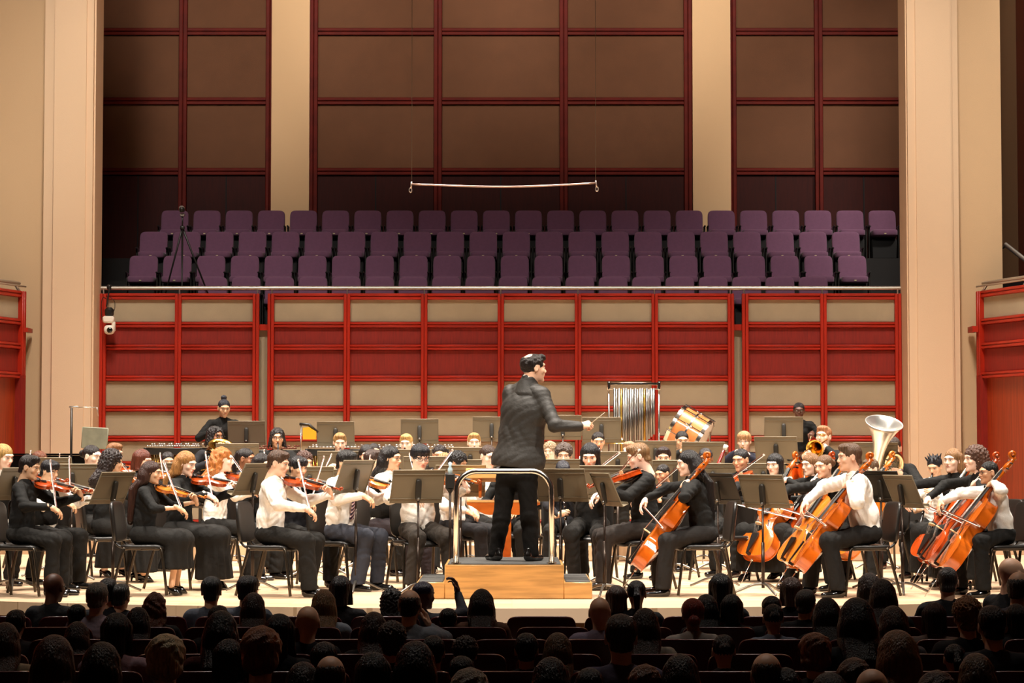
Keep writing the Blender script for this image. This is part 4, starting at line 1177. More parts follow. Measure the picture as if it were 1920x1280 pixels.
    core = [rc(NB + [0, 0, .05 * s], NB, .046 * s, .055 * s), el(CH_, (.14 * s, .09 * s, .15 * s), k=.05), el(BL, (.125 * s, .085 * s, .15 * s), k=.05), rc(SL, SR, .045 * s, k=.04)]
    for S0, El, W in arms: core += [rc(S0, El, .036 * s, .031 * s), rc(El, W, .031 * s, .0225 * s, k=.015)]
    lt = .07 if legs == 'trousers' else .045
    for h_, kn, an in zip(HP, KN, AN): core += [rc(h_, kn, lt * s, (lt - .012) * s if legs == 'trousers' else .04 * s), rc(kn, an, .046 * s if legs == 'trousers' else .04 * s, .034 * s)]
    V, Fs = solid(core, .017 * res); body.add(V, Fs, 0)
    hd = HEADS[1 if fem else 0]
    for V, (Fq) in ((np.concatenate(hd.V), hd.Fq),):
        n0 = body.n; body.V.append(V @ HM[:3, :3].T + HM[:3, 3]); body.n += len(V)
        for f, mi in Fq: body.Fq.append((f + n0, mi))
    body.build('body', [skin(sk), m_eye, mat('3A2618' if hr[1] > '6' else '14100E', .6), mat('C0705E' if sk not in ('dark', 'brown') else '7A4034', .45)], root, True)
    # ---- hair
    if hr[0]:
        hm = hair(hr[0], seed); V = np.concatenate(hm.V).copy()
        if hr[0] in ('long', 'xlong', 'wavy', 'tail', 'bigcurly', 'bob', 'bobpart'):   # the lengths hang straight down
            wt = np.clip((-.06 - V[:, 2]) / .06, 0, 1)[:, None]; pv = np.array([0, -.04, -.07])
            V = V * (1 - wt) + ((V - pv) @ rot('X', hp)[:3, :3].T + pv) * wt
            if hr[0] in ('long', 'xlong', 'wavy', 'bigcurly'): V[:, 1] -= .085 * np.clip((-.09 - V[:, 2]) / .12, 0, 1)
        mb = MB().add(V, [hm.Fq[0][0]], 0, HM); mb.build('hair' if hr[0] not in ('cap', 'wrap') else ('cap' if hr[0] == 'cap' else 'head_wrap'), hairmat(hr[1]), root, True)
    if glasses: eyewear(HM, root)
    # ---- top
    g = 1. if not fem else .92
    lo = 1.10 if top == 'white' and not fem else 1.02
    pr = [el(CH_ + [0, 0, 0], (.158 * s * g * lo, .112 * s * lo, .165 * s), k=.05), el(BL, (.150 * s * g * lo, .118 * s * lo, .155 * s), k=.06), el(U(0, .01, .57), (.156 * s, .124 * s, .10 * s), k=.05),
          rc(SL, SR, .056 * s * g, k=.045), rc(NB - [0, 0, .035 * s], NB + [0, 0, .012], .064 * s, .054 * s, k=.03), rc(NB - [0, .01, .012 * s], SL + [.03 * s, 0, .012], .050 * s, .048 * s, k=.03), rc(NB - [0, .01, .012 * s], SR + [-.03 * s, 0, .012], .050 * s, .048 * s, k=.03)]
    if fem: pr.append(el(U(0, lean * .8 + .055, .90), (.12 * s, .07 * s, .06 * s), k=.04))
    f_ = {'long': 1., 'mid': .35, 'short': 0.}[sleeve]
    for S0, El, W in arms:
        pr.append(rc(S0, El, .060 * s * g * lo, .053 * s * g * lo, k=.03))
        if f_ > 0: pr.append(rc(El, El + (W - El) * (f_ * .93), .052 * s * g * lo, (.050 - .012 * f_) * s * g, k=.02))
    if jacket:
        pr += [rc(U(0, lean + .12, 1.0), U(0, .17 + lean * .5, .80), .055 * s, .012, k=.012, op='s'), el(U(0, .02, .56), (.165 * s, .14 * s, .09 * s), k=.04)]
    V, Fs = solid(pr, .0115 * res, noise=folds(.0085 if top in ('white', 'black') else .006, 46, seed))
    mb = MB().add(V, Fs); mb.build('jacket' if jacket else ('blouse' if fem else 'shirt'), cloth(tc), root, True)
    if jacket or vest:
        pr = [el(CH_, ((.146 if jacket else .158) * s, (.106 if jacket else .114) * s, .15 * s), k=.04), el(BL, ((.13 if jacket else .146) * s, (.098 if jacket else .112) * s, .15 * s), k=.05)]
        if vest: pr = [el(CH_, (.168 * s * lo, .124 * s * lo, .155 * s), k=.04), el(BL, (.162 * s * lo, .130 * s * lo, .165 * s), k=.05)]; pr += [rc(U(0, lean + .12, 1.0), U(0, .17 + lean * .5, .84), .055 * s, .012, k=.012, op='s')]
        else: pr.append(rc(NB - [0, 0, .02], NB + [0, 0, .012], .060 * s, .053 * s, k=.03))
        V, Fs = solid(pr, .014); MB().add(V, Fs).build('shirt_front' if jacket else 'vest', cloth('F1EBE0' if jacket else '151412'), root, True)
    if top in ('white',) or jacket or tie:
        th = np.linspace(0, 2 * math.pi, 21)
        cl = MB().add(*tube(np.c_[.055 * s * np.cos(th), .058 * s * np.sin(th), .006 * np.sin(th) * -1] + NB + [0, .002, .016 * s], .010 * s, 6, closed=True, flat=1.))
        cl.build('collar', cloth('F1EBE0' if top != 'black' else '151412'), root, True)
    if tie == 'bow':
        t = U(0, lean + .068, 1.055)
        MB().add(*sell(t + [-.02, 0, 0], (.034, .014, .026), .7, .7, 10, 6)).add(*sell(t + [.02, 0, 0], (.034, .014, .026), .7, .7, 10, 6)).build('bow_tie', cloth('121014'), root, True)
    elif tie:
        pts = [U(0, lean + .075, 1.045), U(0, lean + .125, .96), U(.01, lean * .8 + .145, .86), U(.0, lean * .5 + .14, .74), U(.0, .15, .66)]
        V, Fs = tube(arc(pts, 5), np.array([.014] + list(np.linspace(.012, .034, 20)))[:21], 10, flat=.3)
        tm = bpy.data.materials.get('striped_tie')
        if tm is None:
            tm = bpy.data.materials.new('striped_tie'); tm.use_nodes = True; nt = tm.node_tree; b = nt.nodes['Principled BSDF']
            tcn = nt.nodes.new('ShaderNodeTexCoord'); wv = nt.nodes.new('ShaderNodeTexWave'); wv.bands_direction = 'DIAGONAL'; wv.inputs['Scale'].default_value = 14
            rp = nt.nodes.new('ShaderNodeValToRGB'); rp.color_ramp.interpolation = 'CONSTANT'
            for p_, c_ in ((0, '2A2C40'), (.4, 'D9A0A8'), (.52, 'A03048'), (.8, 'E8E0E0')):
                e_ = rp.color_ramp.elements[0] if p_ == 0 else rp.color_ramp.elements.new(p_)
                e_.position = p_; e_.color = (*srgb(c_), 1)
            nt.links.new(tcn.outputs['Object'], wv.inputs['Vector']); nt.links.new(wv.outputs[0], rp.inputs[0]); nt.links.new(rp.outputs[0], b.inputs['Base Color'])
        MB().add(V, Fs).build('neck_tie', tm, root, True)
    # ---- lower body
    nz = folds(.0090, 38, seed + 50)
    if legs == 'trousers':
        pr = [el(U(0, -.005, .555), (.158 * s, .122 * s, .095 * s), k=.05)]
        for h_, kn, an in zip(HP, KN, AN):
            wd = rr.uniform(.95, 1.15)
            pr += [rc(h_ + [0, 0, .0], kn, .092 * s, .073 * s * wd, k=.04), rc(kn, an + [0, .0, -.015], .071 * s * wd, .066 * wd, k=.035)]
        V, Fs = solid(pr, .0120 * res, cuts=[((0, 0, -1), -.065)], noise=nz)
        MB().add(V, Fs).build('trousers', cloth(lc), root, True)
    else:
        hem = {'skirt': .10, 'midi': .24}[legs]
        K = (KN[0] + KN[1]) / 2; A_ = (AN[0] + AN[1]) / 2
        pr = [el(U(0, -.005, .56), (.165 * s, .13 * s, .10 * s), k=.05), rc(U(0, .05, .53), K + [0, 0, .01], .140 * s, .135 * s, k=.06, sc=(1.3, 1, .74)), rc(K + [0, -.0, -.02], np.array([A_[0], A_[1] + .02, hem]), .125 * s, .15, k=.06, sc=(1.45, 1, 1))]
        for h_, kn, an in zip(HP, KN, AN): pr += [rc(h_, kn, .095 * s, .088 * s, k=.05), rc(kn + [0, 0, .0], [an[0], an[1], hem], .088 * s, .10, k=.05)]
        fr = lambda X, Y, Z: (.010 * np.sin(np.arctan2(Y - K[1] + .1, X) * 16 + 3 * Z) * np.clip((.5 - Z) / .2, 0, 1)).astype(np.float32)
        V, Fs = solid(pr, .0135, cuts=[((0, 0, -1), -hem)], noise=fr)
        MB().add(V, Fs).build('skirt', cloth(lc), root, True)
    for sx, an in zip((-1, 1), AN):
        V, Fs = (HEEL if legs != 'trousers' and fem else SHOE)
        a = rr.uniform(2, 14) * -sx
        MB().add(V, Fs, 0, trn(an[0], an[1] + .02, 0) @ rot('Z', a)).build('shoe', m_shoe, root, True)
    # ---- chair and instrument
    short = inst_label or label
    if chr_ and not stand_:
        cp = MW @ np.array([0, .02, 0, 1])
        chair(cp[0], cp[1], zf, ps, 1., 'black orchestra chair under the ' + short)
    mk = mk or (m_var, m_varr, m_varo, m_vard)[seed % 4]
    for it in items:
        W = MW @ it[1]
        if it[0] == 'fid': fiddle(pose, mk, W, pose + ' held by the ' + short, it[2])
        elif it[0] == 'cello': fiddle('cello', mk, W, 'cello held by the ' + short)
        elif it[0] == 'bow': bow('cello' if pose == 'cello' else 'violin', W, 'bow in the right hand of the ' + short)
        elif it[0] == 'mallet':
            o = MB().add(*tube([(0, 0, 0), (0, .33, 0)], .004, 6)).add(*sell((0, .34, 0), (.03, .035, .03), 1, 1, 10, 8)).build('mallet', mat('D8C08A', .5)); o.matrix_world = Matrix(W)
            tag(o, 'pale percussion mallet held by the ' + short, 'mallet', 'percussion mallets')
        elif it[0] == 'bassoon': wind('bassoon', W, 'bassoon played by the ' + short, it[2])
        else: wind(it[0], W, it[0].replace('horn', 'coiled brass horn') + ' played by the ' + short)
    return root, MW, s
# ================================================================ the orchestra
def PL(short, px, yt, Y, hd, **k):
    k.setdefault('inst_label', short)
    return person('seated ' + short if k.get('pose') != 'mallets' else 'standing ' + short, px, yt, Y, hd, **k)


R1 = .20; R2 = .24
# ---- left: violins
PL('violinist in plain black shirt, far front left', 56, 851, 20.4, 78, hr=('short', '1E1612'), top='black', hp=12, bw=.50, mk=m_varr)
PL('violinist in black vest over white sleeves', 94, 860, 21.4, 66, hr=('fringe', '120F10'), vest=True, hp=14, mk=m_vard)
PL('blonde violinist cut by the left picture edge', 8, 831, 22.2, 60, hr=('bob', 'B08A4E'), sk='pale', fem=True, vest=True, hp=12)
PL('violinist with cropped auburn hair behind the front desk', 76, 843, 25.2, 62, hr=('crop', '6A3A22'), sk='light', top='black', hp=10)
PL('violinist in black blouse with dark clipped bun', 174, 832, 23.6, 62, hr=('backbun', '1C1412'), fem=True, sk='pale', top='black', hp=6, legs='skirt', mk=m_varr)
PL('violinist with dark curly hair and pleated skirt', 210, 842, 22.4, 112, hr=('bigcurly', '241A18'), fem=True, top='black', legs='skirt', hp=8, mk=m_varo, sleeve='short')
PL('violinist with light brown hair near the piano', 216, 829, 26.6, 50, hr=('short', '8A5E3A'), sk='pale', top='black')
PL('violinist with red-brown hair behind the curly-haired player', 268, 841, 24.8, 70, hr=('bob', '5A2A1A'), sk='light', fem=True, top='black', hp=14)
PL('violinist in black lace blouse with long brown hair', 284, 862, 20.5, 84, hr=('xlong', '3A2219'), fem=True, top='black', legs='midi', sleeve='mid', hp=10, bw=.46, mk=m_varo)
PL('violinist in black velvet dress with straight blonde hair', 350, 844, 21.4, 66, hr=('long', '9A6A38'), sk='pale', fem=True, top='black', legs='skirt', hp=16, bw=.40, mk=m_varr)
PL('player with dark hair hidden behind a stand', 316, 845, 26.4, 20, pose='clarinet', hr=('tail', '1C1412'), fem=True, top='black')
PL('violinist in white with wavy strawberry-blonde hair', 417, 837, 22.6, 98, hr=('wavy', 'A8642C'), sk='pale', fem=True, hp=6, bw=.38, mk=m_varr)
PL('horn player in black tuxedo with dark dreadlocks', 404, 798, 27.6, 48, pose='horn', hr=('dreads', '16100E'), sk='brown', top='suit', jacket=True, zf=R1, tie='bow', hp=0, glasses=True)
PL('percussionist in black with grey-streaked top bun', 421, 747, 30.6, 20, pose='mallets', hr=('bun', '2A2A32'), fem=True, top='black', zf=R2, hp=14)
PL('bespectacled violinist in navy with dark ponytail', 462, 838, 24.4, 70, hr=('tail', '1A1210'), sk='brown', fem=True, top='navy', glasses=True, hp=6)
PL('violinist with long black hair behind the white-shirted one', 492, 848, 23.4, 60, hr=('long', '17100F'), fem=True, top='black', hp=10)
PL('violinist in billowing white shirt, front left centre', 522, 842, 20.4, 76, hr=('short', '4A3324'), sk='light', hp=14, bw=.52, mk=m_vard)
PL('violinist in black suit beside the white shirt', 560, 853, 21.7, 44, hr=('fringe', '141012'), top='suit', jacket=True, hp=12, bw=.44, mk=m_vard)
PL('violinist with frizzy brown hair in the middle left', 572, 846, 24.6, 40, hr=('curly', '4A3026'), sk='light', top='black')
PL('clarinettist in black with long dark locks and glasses', 521, 801, 28.0, 10, pose='clarinet', hr=('dreads', '1A1412'), sk='tan', top='black', zf=R1, glasses=True, hp=2)
PL('wind player with swept blond fringe in black', 638, 810, 27.8, 8, pose='clarinet', hr=('short', 'A07A48'), sk='pale', top='black', zf=R1, hp=12)
PL('violinist in white shirt and striped tie', 650, 842, 21.3, 58, hr=('fringe', '17120F'), tie='long', lc='34363E', hp=8, bw=.42, mk=m_varo)
PL('flautist with parted black hair behind a stand', 689, 832, 26.0, 6, pose='flute', hr=('long', '17110F'), fem=True, top='black', sk='light')
PL('flautist with dark hair behind the other flautist', 702, 829, 27.4, 20, pose='flute', hr=('tail', '1E1614'), fem=True, top='black', zf=R1)
PL('violinist in white shirt with brown side-swept hair', 700, 841, 23.8, 74, hr=('short', '38261E'), sk='light', hp=8)
PL('bespectacled violinist with long black hair', 733, 834, 22.6, 66, hr=('long', '15100F'), fem=True, vest=True, glasses=True, hp=6, lc='2A2224')
PL('wind player with pale blond side parting', 762, 812, 28.0, -8, pose='clarinet', hr=('short', 'C8A060'), sk='pale', zf=R1, hp=8)
PL('violist with glasses and thick black fringe', 788, 831, 21.4, 22, pose='viola', hr=('fringe', '16151A'), sk='pale', vest=False, glasses=True, hp=14, lc='2E2822')
PL('flautist with centre-parted hair, only forehead showing', 825, 832, 26.8, 0, pose='flute', hr=('tail', '1E1412'), fem=True, top='black', sk='tan')
PL('clarinettist with sandy curls low behind a stand', 834, 850, 24.6, 5, pose='clarinet', hr=('curly', '9A7448'), sk='pale', top='black')
PL('player with black curls in white shirt, left of podium', 858, 846, 22.9, 60, pose='pizz', hr=('curly', '141110'), sk='tan', lc='1C1A1B', hp=16)
PL('wind player with round face and blond fringe', 889, 810, 27.8, 4, pose='clarinet', hr=('short', 'B08850'), sk='pale', zf=R1, hp=4)
PL('violinist in white shirt behind the conductor', 916, 832, 24.2, 30, hr=('backbun', '3A281E'), sk='pale', fem=True, hp=14, mk=m_varo)
PL('player in black trousers seen between the conductor legs', 962, 842, 23.6, -4, pose='pizz', hr=('tail', '20160F'), fem=True, top='black')
# ---- centre right
PL('trumpeter with sandy curls in white shirt', 1031, 828, 27.4, -20, pose='trumpet', hr=('curly', '9A8468'), sk='pale', zf=R1)
PL('player with greyish-brown curls behind a stand', 1057, 831, 25.2, -4, pose='clarinet', hr=('curly', '4E4038'), sk='light', top='black')
PL('hunched player in black suit right of the podium', 1055, 862, 23.2, 4, pose='clarinet', hr=('fringe', '2A2A30'), top='suit', jacket=True, hp=30)
PL('violist with long black bob in black', 1106, 829, 22.6, -10, pose='viola', hr=('bobpart', '100E10'), sk='pale', fem=True, top='black', hp=20)
PL('clarinettist in white shirt with tied dark hair', 1121, 808, 27.8, 6, pose='clarinet', hr=('tail', '1E1714'), sk='tan', fem=True, zf=R1, tie='bow')
PL('player with pinkish blond hair behind the cymbal', 1180, 826, 26.9, -40, pose='bassoon', hr=('short', 'A07A5A'), sk='pale', zf=R1, top='white')
PL('violist in black shirt with tousled brown hair', 1197, 829, 21.4, -76, pose='viola', hr=('short', '7A5A38'), sk='pale', top='black', hp=18, hy=-14, lc='2E2824', mk=m_varr)
PL('player with tousled dark hair looking up centre right', 1243, 836, 24.9, -4, pose='clarinet', hr=('short', '2A1A18'), sk='light', top='black')
PL('small violinist with cropped dark hair beside the cellist', 1242, 868, 23.2, -44, hr=('crop', '1A1512'), sk='tan', top='black', hp=14)
PL('trumpeter in black with short black hair below bass drum', 1278, 806, 27.6, 4, pose='trumpet', hr=('crop', '15110F'), sk='asian', top='black', zf=R1)
PL('bassoonist with grey headband and dark hair', 1322, 838, 25.2, -6, pose='bassoon', hr=('tail', '2A2628'), sk='brown', fem=True, top='black')
PL('brass player in navy with long blond fringe', 1394, 807, 27.4, -14, pose='trumpet', hr=('fringe', 'B0845A'), sk='pale', top='navy', zf=R1)
PL('violist in black with hair tied back', 1388, 839, 23.8, -36, pose='viola', hr=('backbun', '1C1819'), sk='tan', fem=True, top='black', hp=10)
# ---- right: cellos
PL('cellist in black with very long straight black hair', 1290, 842, 20.5, -84, pose='cello', hr=('xlong', '14100F'), fem=True, top='black', sk='pale', hp=10, lc='1E1B19', mk=m_var)
PL('cellist in grey-black top with black bob and bangs', 1450, 848, 22.9, -34, pose='cello', hr=('bob', '15110F'), sk='pale', fem=True, top='black', legs='skirt', mk=m_var)
PL('cellist with long light brown hair behind a stand', 1518, 848, 22.9, -58, pose='cello', hr=('long', '7A5636'), sk='pale', fem=True, top='black', legs='skirt', mk=m_varr)
PL('cellist in black with brown hair tied behind', 1543, 850, 21.5, -52, pose='cello', hr=('backbun', '6A4A30'), sk='light', fem=True, top='black', mk=m_varo)
PL('cellist in white shirt at centre right front', 1592, 829, 20.4, -80, pose='cello', hr=('short', '5A4230'), sk='light', hp=6, mk=m_var, lc='161412')
PL('percussionist in black with glasses and side bun', 1497, 753, 30.6, -6, pose='mallets', hr=('backbun', '1A1416'), sk='dark', fem=True, top='black', glasses=True, zf=R2, hp=4)
PL('trombonist in black with reddish blond hair', 1543, 797, 27.0, -32, pose='trombone', hr=('short', 'A8704A'), sk='pale', top='black', zf=R1, hp=-4)
PL('white-sleeved cellist behind the white-shirted cellist', 1630, 858, 23.0, -52, pose='cello', hr=('short', '5A4430'), sk='pale', fem=False, mk=m_varo, hp=10)
PL('clarinettist in white with spiky black hair', 1751, 853, 23.4, -32, pose='clarinet', hr=('spiky', '1C1C22'), sk='asian', hp=20)
PL('cellist in black with light brown shoulder hair', 1783, 839, 22.5, -46, pose='cello', hr=('long', '8A6440'), sk='pale', fem=True, top='black', legs='skirt', mk=m_varr, hp=2)
PL('cellist in black with curly brown ponytail', 1826, 835, 21.5, -74, pose='cello', hr=('bigcurly', '54382A'), sk='pale', fem=True, top='black', mk=m_varr, hp=2, legs='skirt')
PL('cellist with glasses and bow tie, far right front', 1852, 862, 20.4, -74, pose='cello', hr=('crop', '14120F'), sk='tan', glasses=True, tie='bow', mk=m_var, lc='12110F', hp=4)
# tuba player standing behind the bell
r_, MW_, s_ = PL('tuba player in black hidden behind the silver bell', 1672, 812, 25.5, -10, pose='tuba', hr=('crop', '3A2A20'), sk='light', top='black')
TRm = Matrix.Rotation(R(7), 4, 'Y') @ Matrix.Rotation(R(25), 4, 'X') @ Matrix.Rotation(R(12), 4, 'Z')
rim_ = Vector(P(1658, 793, 24.9)) - TRm @ Vector((0, 0, 1.045))
tuba(Matrix.Translation(rim_) @ TRm, 'large silver tuba with upturned bell before the right pillar')

# ---- extra chairs that stand empty
for i, (px, Y, h, lb) in enumerate(((1358, 22.6, -60, 'empty black orchestra chair behind the long-haired front cellist'), (1893, 21.6, -62, 'black orchestra chair behind the far right cellist'), (1925, 20.9, -70, 'black orchestra chair cut by the right picture edge'), (1700, 24.4, -30, 'black orchestra chair below the silver tuba'), (-4, 20.6, 75, 'black orchestra chair cut by the left picture edge'))):
    chair(xat(px, Y), Y, 0, R(180 + h), 1., lb)

# ---------------------------------------------------------------- music stands: (x, y of the top edge, depth, facing, tilt, label, sheets)
ST = [
    (199, 884, 20.9, -118, 26, 'before the black-shirted violinist on the far left', 1),
    (459, 868, 21.0, -112, 26, 'steeply angled before the lace-bloused violinist', 1),
    (654, 862, 21.0, -122, 22, 'before the white-shirted violinist front left centre', 1),
    (779, 880, 20.6, 200, 22, 'large in front, left of the podium railing', 1),
    (1057, 878, 20.9, 158, 22, 'just right of the podium railing', 1),
    (1135, 872, 21.9, 176, 18, 'before the violist with long black bob', 0),
    (1150, 886, 20.4, 108, 24, 'with white paper before the tousled brown-haired violist', 1),
    (1358, 886, 21.7, 128, 24, 'dark, behind the long-haired front cellist', 0),
    (1440, 889, 20.6, 138, 22, 'tall in front of the cello group', 1),
    (1663, 882, 21.4, 128, 24, 'left one before the far right cellos', 1),
    (1706, 890, 20.7, 112, 24, 'with white sheets before the far right cellos', 2),
    (862, 871, 22.2, 188, 18, 'wide, left of the conductor behind the railing', 0),
    (12, 876, 21.2, 250, 22, 'cut by the left picture edge', 0),
    (99, 857, 23.6, 170, 20, 'behind the cropped auburn violinist', 0),
    (137, 869, 23.0, 186, 20, 'beside the bun-haired violinist', 1),
    (314, 867, 25.2, 180, 20, 'hiding a dark-haired player left', 0),
    (446, 831, 26.3, 184, 18, 'before the tuxedoed horn player', 0),
    (463, 789, 30.0, 180, 12, 'black, before the standing percussionist at left', 0),
    (580, 874, 23.2, 186, 20, 'dark, behind the black-suited violinist', 0),
    (616, 879, 23.8, 178, 18, 'right of the dark stand at left centre', 0),
    (630, 790, 29.8, 178, 10, 'plain, behind the swept blond player', 0),
    (636, 845, 26.4, 182, 18, 'before the swept blond wind player', 0),
    (685, 863, 25.0, 180, 18, 'before the flautist with parted black hair', 0),
    (770, 842, 26.4, 180, 18, 'before the pale blond wind player', 0),
    (800, 855, 24.4, 182, 18, 'behind the violist with glasses', 0),
    (787, 785, 29.8, 180, 8, 'pale-edged, on the rear riser left of centre', 0),
    (882, 838, 26.3, 180, 18, 'before the round-faced blond player', 0),
    (905, 861, 25.2, 180, 18, 'low, behind the wide stand at centre', 0),
    (922, 781, 29.6, 180, 8, 'on the rear riser by the conductor shoulder', 0),
    (1055, 778, 29.8, 180, 8, 'on the rear riser behind the conductor arm', 0),
    (1052, 860, 24.2, 180, 18, 'hiding the curly-haired players right of the conductor', 0),
    (1128, 782, 28.9, 176, 12, 'below the tip of the baton', 0),
    (1158, 846, 26.0, 178, 18, 'before the white-shirted clarinettist', 1),
    (1228, 826, 27.0, 182, 16, 'in front of the tubular bells', 0),
    (1264, 862, 24.2, 184, 18, 'behind the tousled dark-haired player', 0),
    (1318, 828, 26.4, 178, 18, 'below the tilted bass drum', 0),
    (1336, 868, 24.4, 176, 18, 'behind the scroll of the front cello', 0),
    (1430, 868, 24.6, 178, 18, 'behind the black bobbed cellist', 0),
    (1469, 781, 29.0, 176, 10, 'before the standing percussionist on the right', 0),
    (1458, 818, 25.8, 160, 20, 'before the trombonist', 0),
    (1640, 829, 25.2, 176, 18, 'before the tuba player', 0),
]
for px, yt, Y, fc, tl, lb, pp in ST:
    zf = R2 if Y > 28.6 else (R1 if 26.85 < Y < 28.6 else 0)
    if 26.2 < Y < 26.9: Y = 26.2
    stand(xat(px, Y, yt), Y, zf, zat(yt, Y), fc, 'music stand ' + lb, tl, m_desk if fc not in (128,) else m_deskd, pp)
# ================================================================ podium, conductor and his desk
m_oak = mat('B4854A', .4, bump=.03, bscale=20, stretch=(.8, 1, 9), var=.3, vscale=3, coat=.2)
m_mat = mat('3E3D3A', .95, bump=.4, bscale=300)
py0 = fl(960, 1123)[1]; pz = zat(1058, py0); py1 = fl(960, 1045, pz)[1]
xa_, xb_ = xat(834, py0), xat(1057, py0); xs_ = xat(1110, py0); z1_ = zat(1091, py0); xl_ = xa_ - (xs_ - xb_)
r = empty('podium', 'light oak conductor podium with grey mat and side steps at the stage edge', 'podium')
MB().add(*box(((xa_ + xb_) / 2, (py0 + py1) / 2, pz / 2), (xb_ - xa_, py1 - py0, pz - .004), .006)).build('platform', m_oak, r)
MB().add(*box(((xa_ + xb_) / 2, (py0 + py1) / 2, pz), (xb_ - xa_ - .05, py1 - py0 - .05, .012), .003)).build('mat', m_mat, r)
for a, b in ((xb_ + .001, xs_), (xl_, xa_ - .001)):
    st = MB().add(*box(((a + b) / 2, (py0 + py1) / 2, z1_ / 2), (b - a, py1 - py0 - (.0 if a > 0 else .0), z1_ - .004), .006)).build('step', m_oak, r)
    MB().add(*box(((a + b) / 2, (py0 + py1) / 2, z1_), (b - a - .03, py1 - py0 - .05, .010), .003)).build('step_mat', m_mat, st)
ra, rb_ = xat(855.5, py0 + .05), xat(1034, py0 + .05); zt_ = zat(883, py0 + .05)
pts = [(ra, py0 + .06, pz), (ra, py0 + .06, zt_ - .18)] + [(ra + .18 - .18 * math.cos(t), py0 + .06, zt_ - .18 + .18 * math.sin(t)) for t in np.linspace(.2, math.pi / 2, 7)] + [(rb_ - .18 + .18 * math.sin(t), py0 + .06, zt_ - .18 + .18 * math.cos(t)) for t in np.linspace(0, math.pi / 2 - .2, 7)] + [(rb_, py0 + .06, zt_ - .18), (rb_, py0 + .06, pz)]
g = MB().add(*tube(pts, .0255, 16)).build('safety_rail', mat('D9D3C8', .2, 1.), r, True)
for x in (ra, rb_): MB().add(*lathe([(.001, .012), (.045, .012), (.045, .0), (.001, 0)][::-1], 18, 'z', (x, py0 + .06, pz + .004))).build('rail_foot', mat('D9D3C8', .2, 1.), r)

# conductor
CY = 20.45
def Qp(px, py, d=0.): return np.array(P(px, py, CY + d))
root = empty('person', 'standing conductor in black suit seen from behind on the podium, holding a baton', 'person', None, (xat(966, CY), CY, pz + .006))
O = np.array(root.location)
def L_(p): return np.array(p) - O
HMc = trn(*L_(Qp(1000, 690, -.02))) @ rot('Z', -68) @ rot('X', -2) @ np.diag([1.12, 1.12, 1.12, 1])
SLc, SRc = L_(Qp(957, 737, .06)), L_(Qp(1016, 741, -.10)); NBc = L_(Qp(989, 722, -.02))
ELr, WRr = L_(Qp(1041, 797, -.26)), L_(Qp(1086, 799, -.20))
ELl, WLl = L_(Qp(948, 812, .20)), L_(Qp(985, 812, .44))
HPl, HPr = L_(Qp(951, 893, .02)), L_(Qp(987, 893, -.04)); KNl, KNr = L_(Qp(941, 968, .03)), L_(Qp(992, 968, -.05))
ANl = np.array([L_(Qp(929, 1030, .02))[0], .05, .09]); ANr = np.array([L_(Qp(996, 1030))[0], -.04, .09])
body = MB()
core = [rc(NBc + [.03, 0, .1], NBc, .050, .052), rc(NBc - [0, 0, .12], L_(Qp(975, 830)), .07, .11, k=.03), rc(SLc, SRc, .05)]
for a, b, c in ((SLc, ELl, WLl), (SRc, ELr, WRr)): core += [rc(a, b, .046, .038), rc(b, c, .036, .026)]
for a, b, c in ((HPl, KNl, ANl), (HPr, KNr, ANr)): core += [rc(a, b, .08, .055), rc(b, c, .052, .04)]
V, Fs = solid(core, .016); body.add(V, Fs)
hd = HEADS[0]; n0 = body.n; V = np.concatenate(hd.V); body.V.append(V @ HMc[:3, :3].T + HMc[:3, 3]); body.n += len(V)
for f, mi in hd.Fq: body.Fq.append((f + n0, mi))
V, Fs = hand('grip'); HR = frame([.93, .05, .20], [-.1, -.75, .65], WRr) @ np.diag([1.1, 1.1, 1.1, 1]); body.add(V, Fs, 0, HR)
V, Fs = hand('rest', True); body.add(V, Fs, 0, frame([.2, .9, .3], [-.3, .2, .9], WLl) @ np.diag([1.08, 1.08, 1.08, 1]))
body.build('body', [skin('light'), m_eye, mat('14100E', .6), mat('C0705E', .45)], root, True)
hm = hair_data('short'); 
pr = [el((0, -.016, .030), (.084, .101, .088), k=.02), el((0, .062, .088), (.050, .040, .030), k=.02), el((0, .118, -.010), (.074, .068, .088), k=.012, op='s'), el((.01, -.062, .112), (.044, .046, .034), k=.012, op='s')] + [el((s * .086, .004, -.012), (.022, .026, .036), k=.01, op='s') for s in (-1, 1)]
nzc = lambda X, Y, Z: (.006 * np.sin(X * 90 + 2 * np.sin(Z * 50)) * np.sin(Y * 80) * np.sin(Z * 70)).astype(np.float32)
V, Fs = solid(pr, .006, cuts=[((0, .45, -.893), .030)], noise=nzc)
MB().add(V, Fs, 0, HMc).build('hair', hairmat('1E1612'), root, True)
m_suit = mat('322F2B', .6, spec=.35, bump=.3, bscale=22, var=.05, vscale=10)
pr = [el(L_(Qp(984, 770, -.02)), (.232, .155, .20), k=.06, Rm=rot('Z', -24)), el(L_(Qp(977, 818, 0)), (.218, .150, .20), k=.08, Rm=rot('Z', -20)), el(L_(Qp(972, 862, 0)), (.256, .175, .19), k=.08, Rm=rot('Z', -18)), rc(NBc - [0, 0, .02], SLc + [.05, 0, .02], .06, .06, k=.03), rc(NBc - [0, 0, .02], SRc + [-.04, 0, .02], .06, .062, k=.03),
      rc(SLc, SRc, .068, k=.05), rc(SLc, ELl, .068, .056, k=.035), rc(ELl, WLl, .056, .044, k=.03), rc(SRc, ELr, .072, .060, k=.04), rc(ELr, WRr, .059, .046, k=.03), rc(NBc - [0, 0, .03], NBc + [.008, 0, .052], .096, .066, k=.05)]
hz = L_(Qp(972, 876))[2]
V, Fs = solid(pr, .011, cuts=[((-.10, 0, -1), -hz)], noise=folds(.0075, 30, 2))
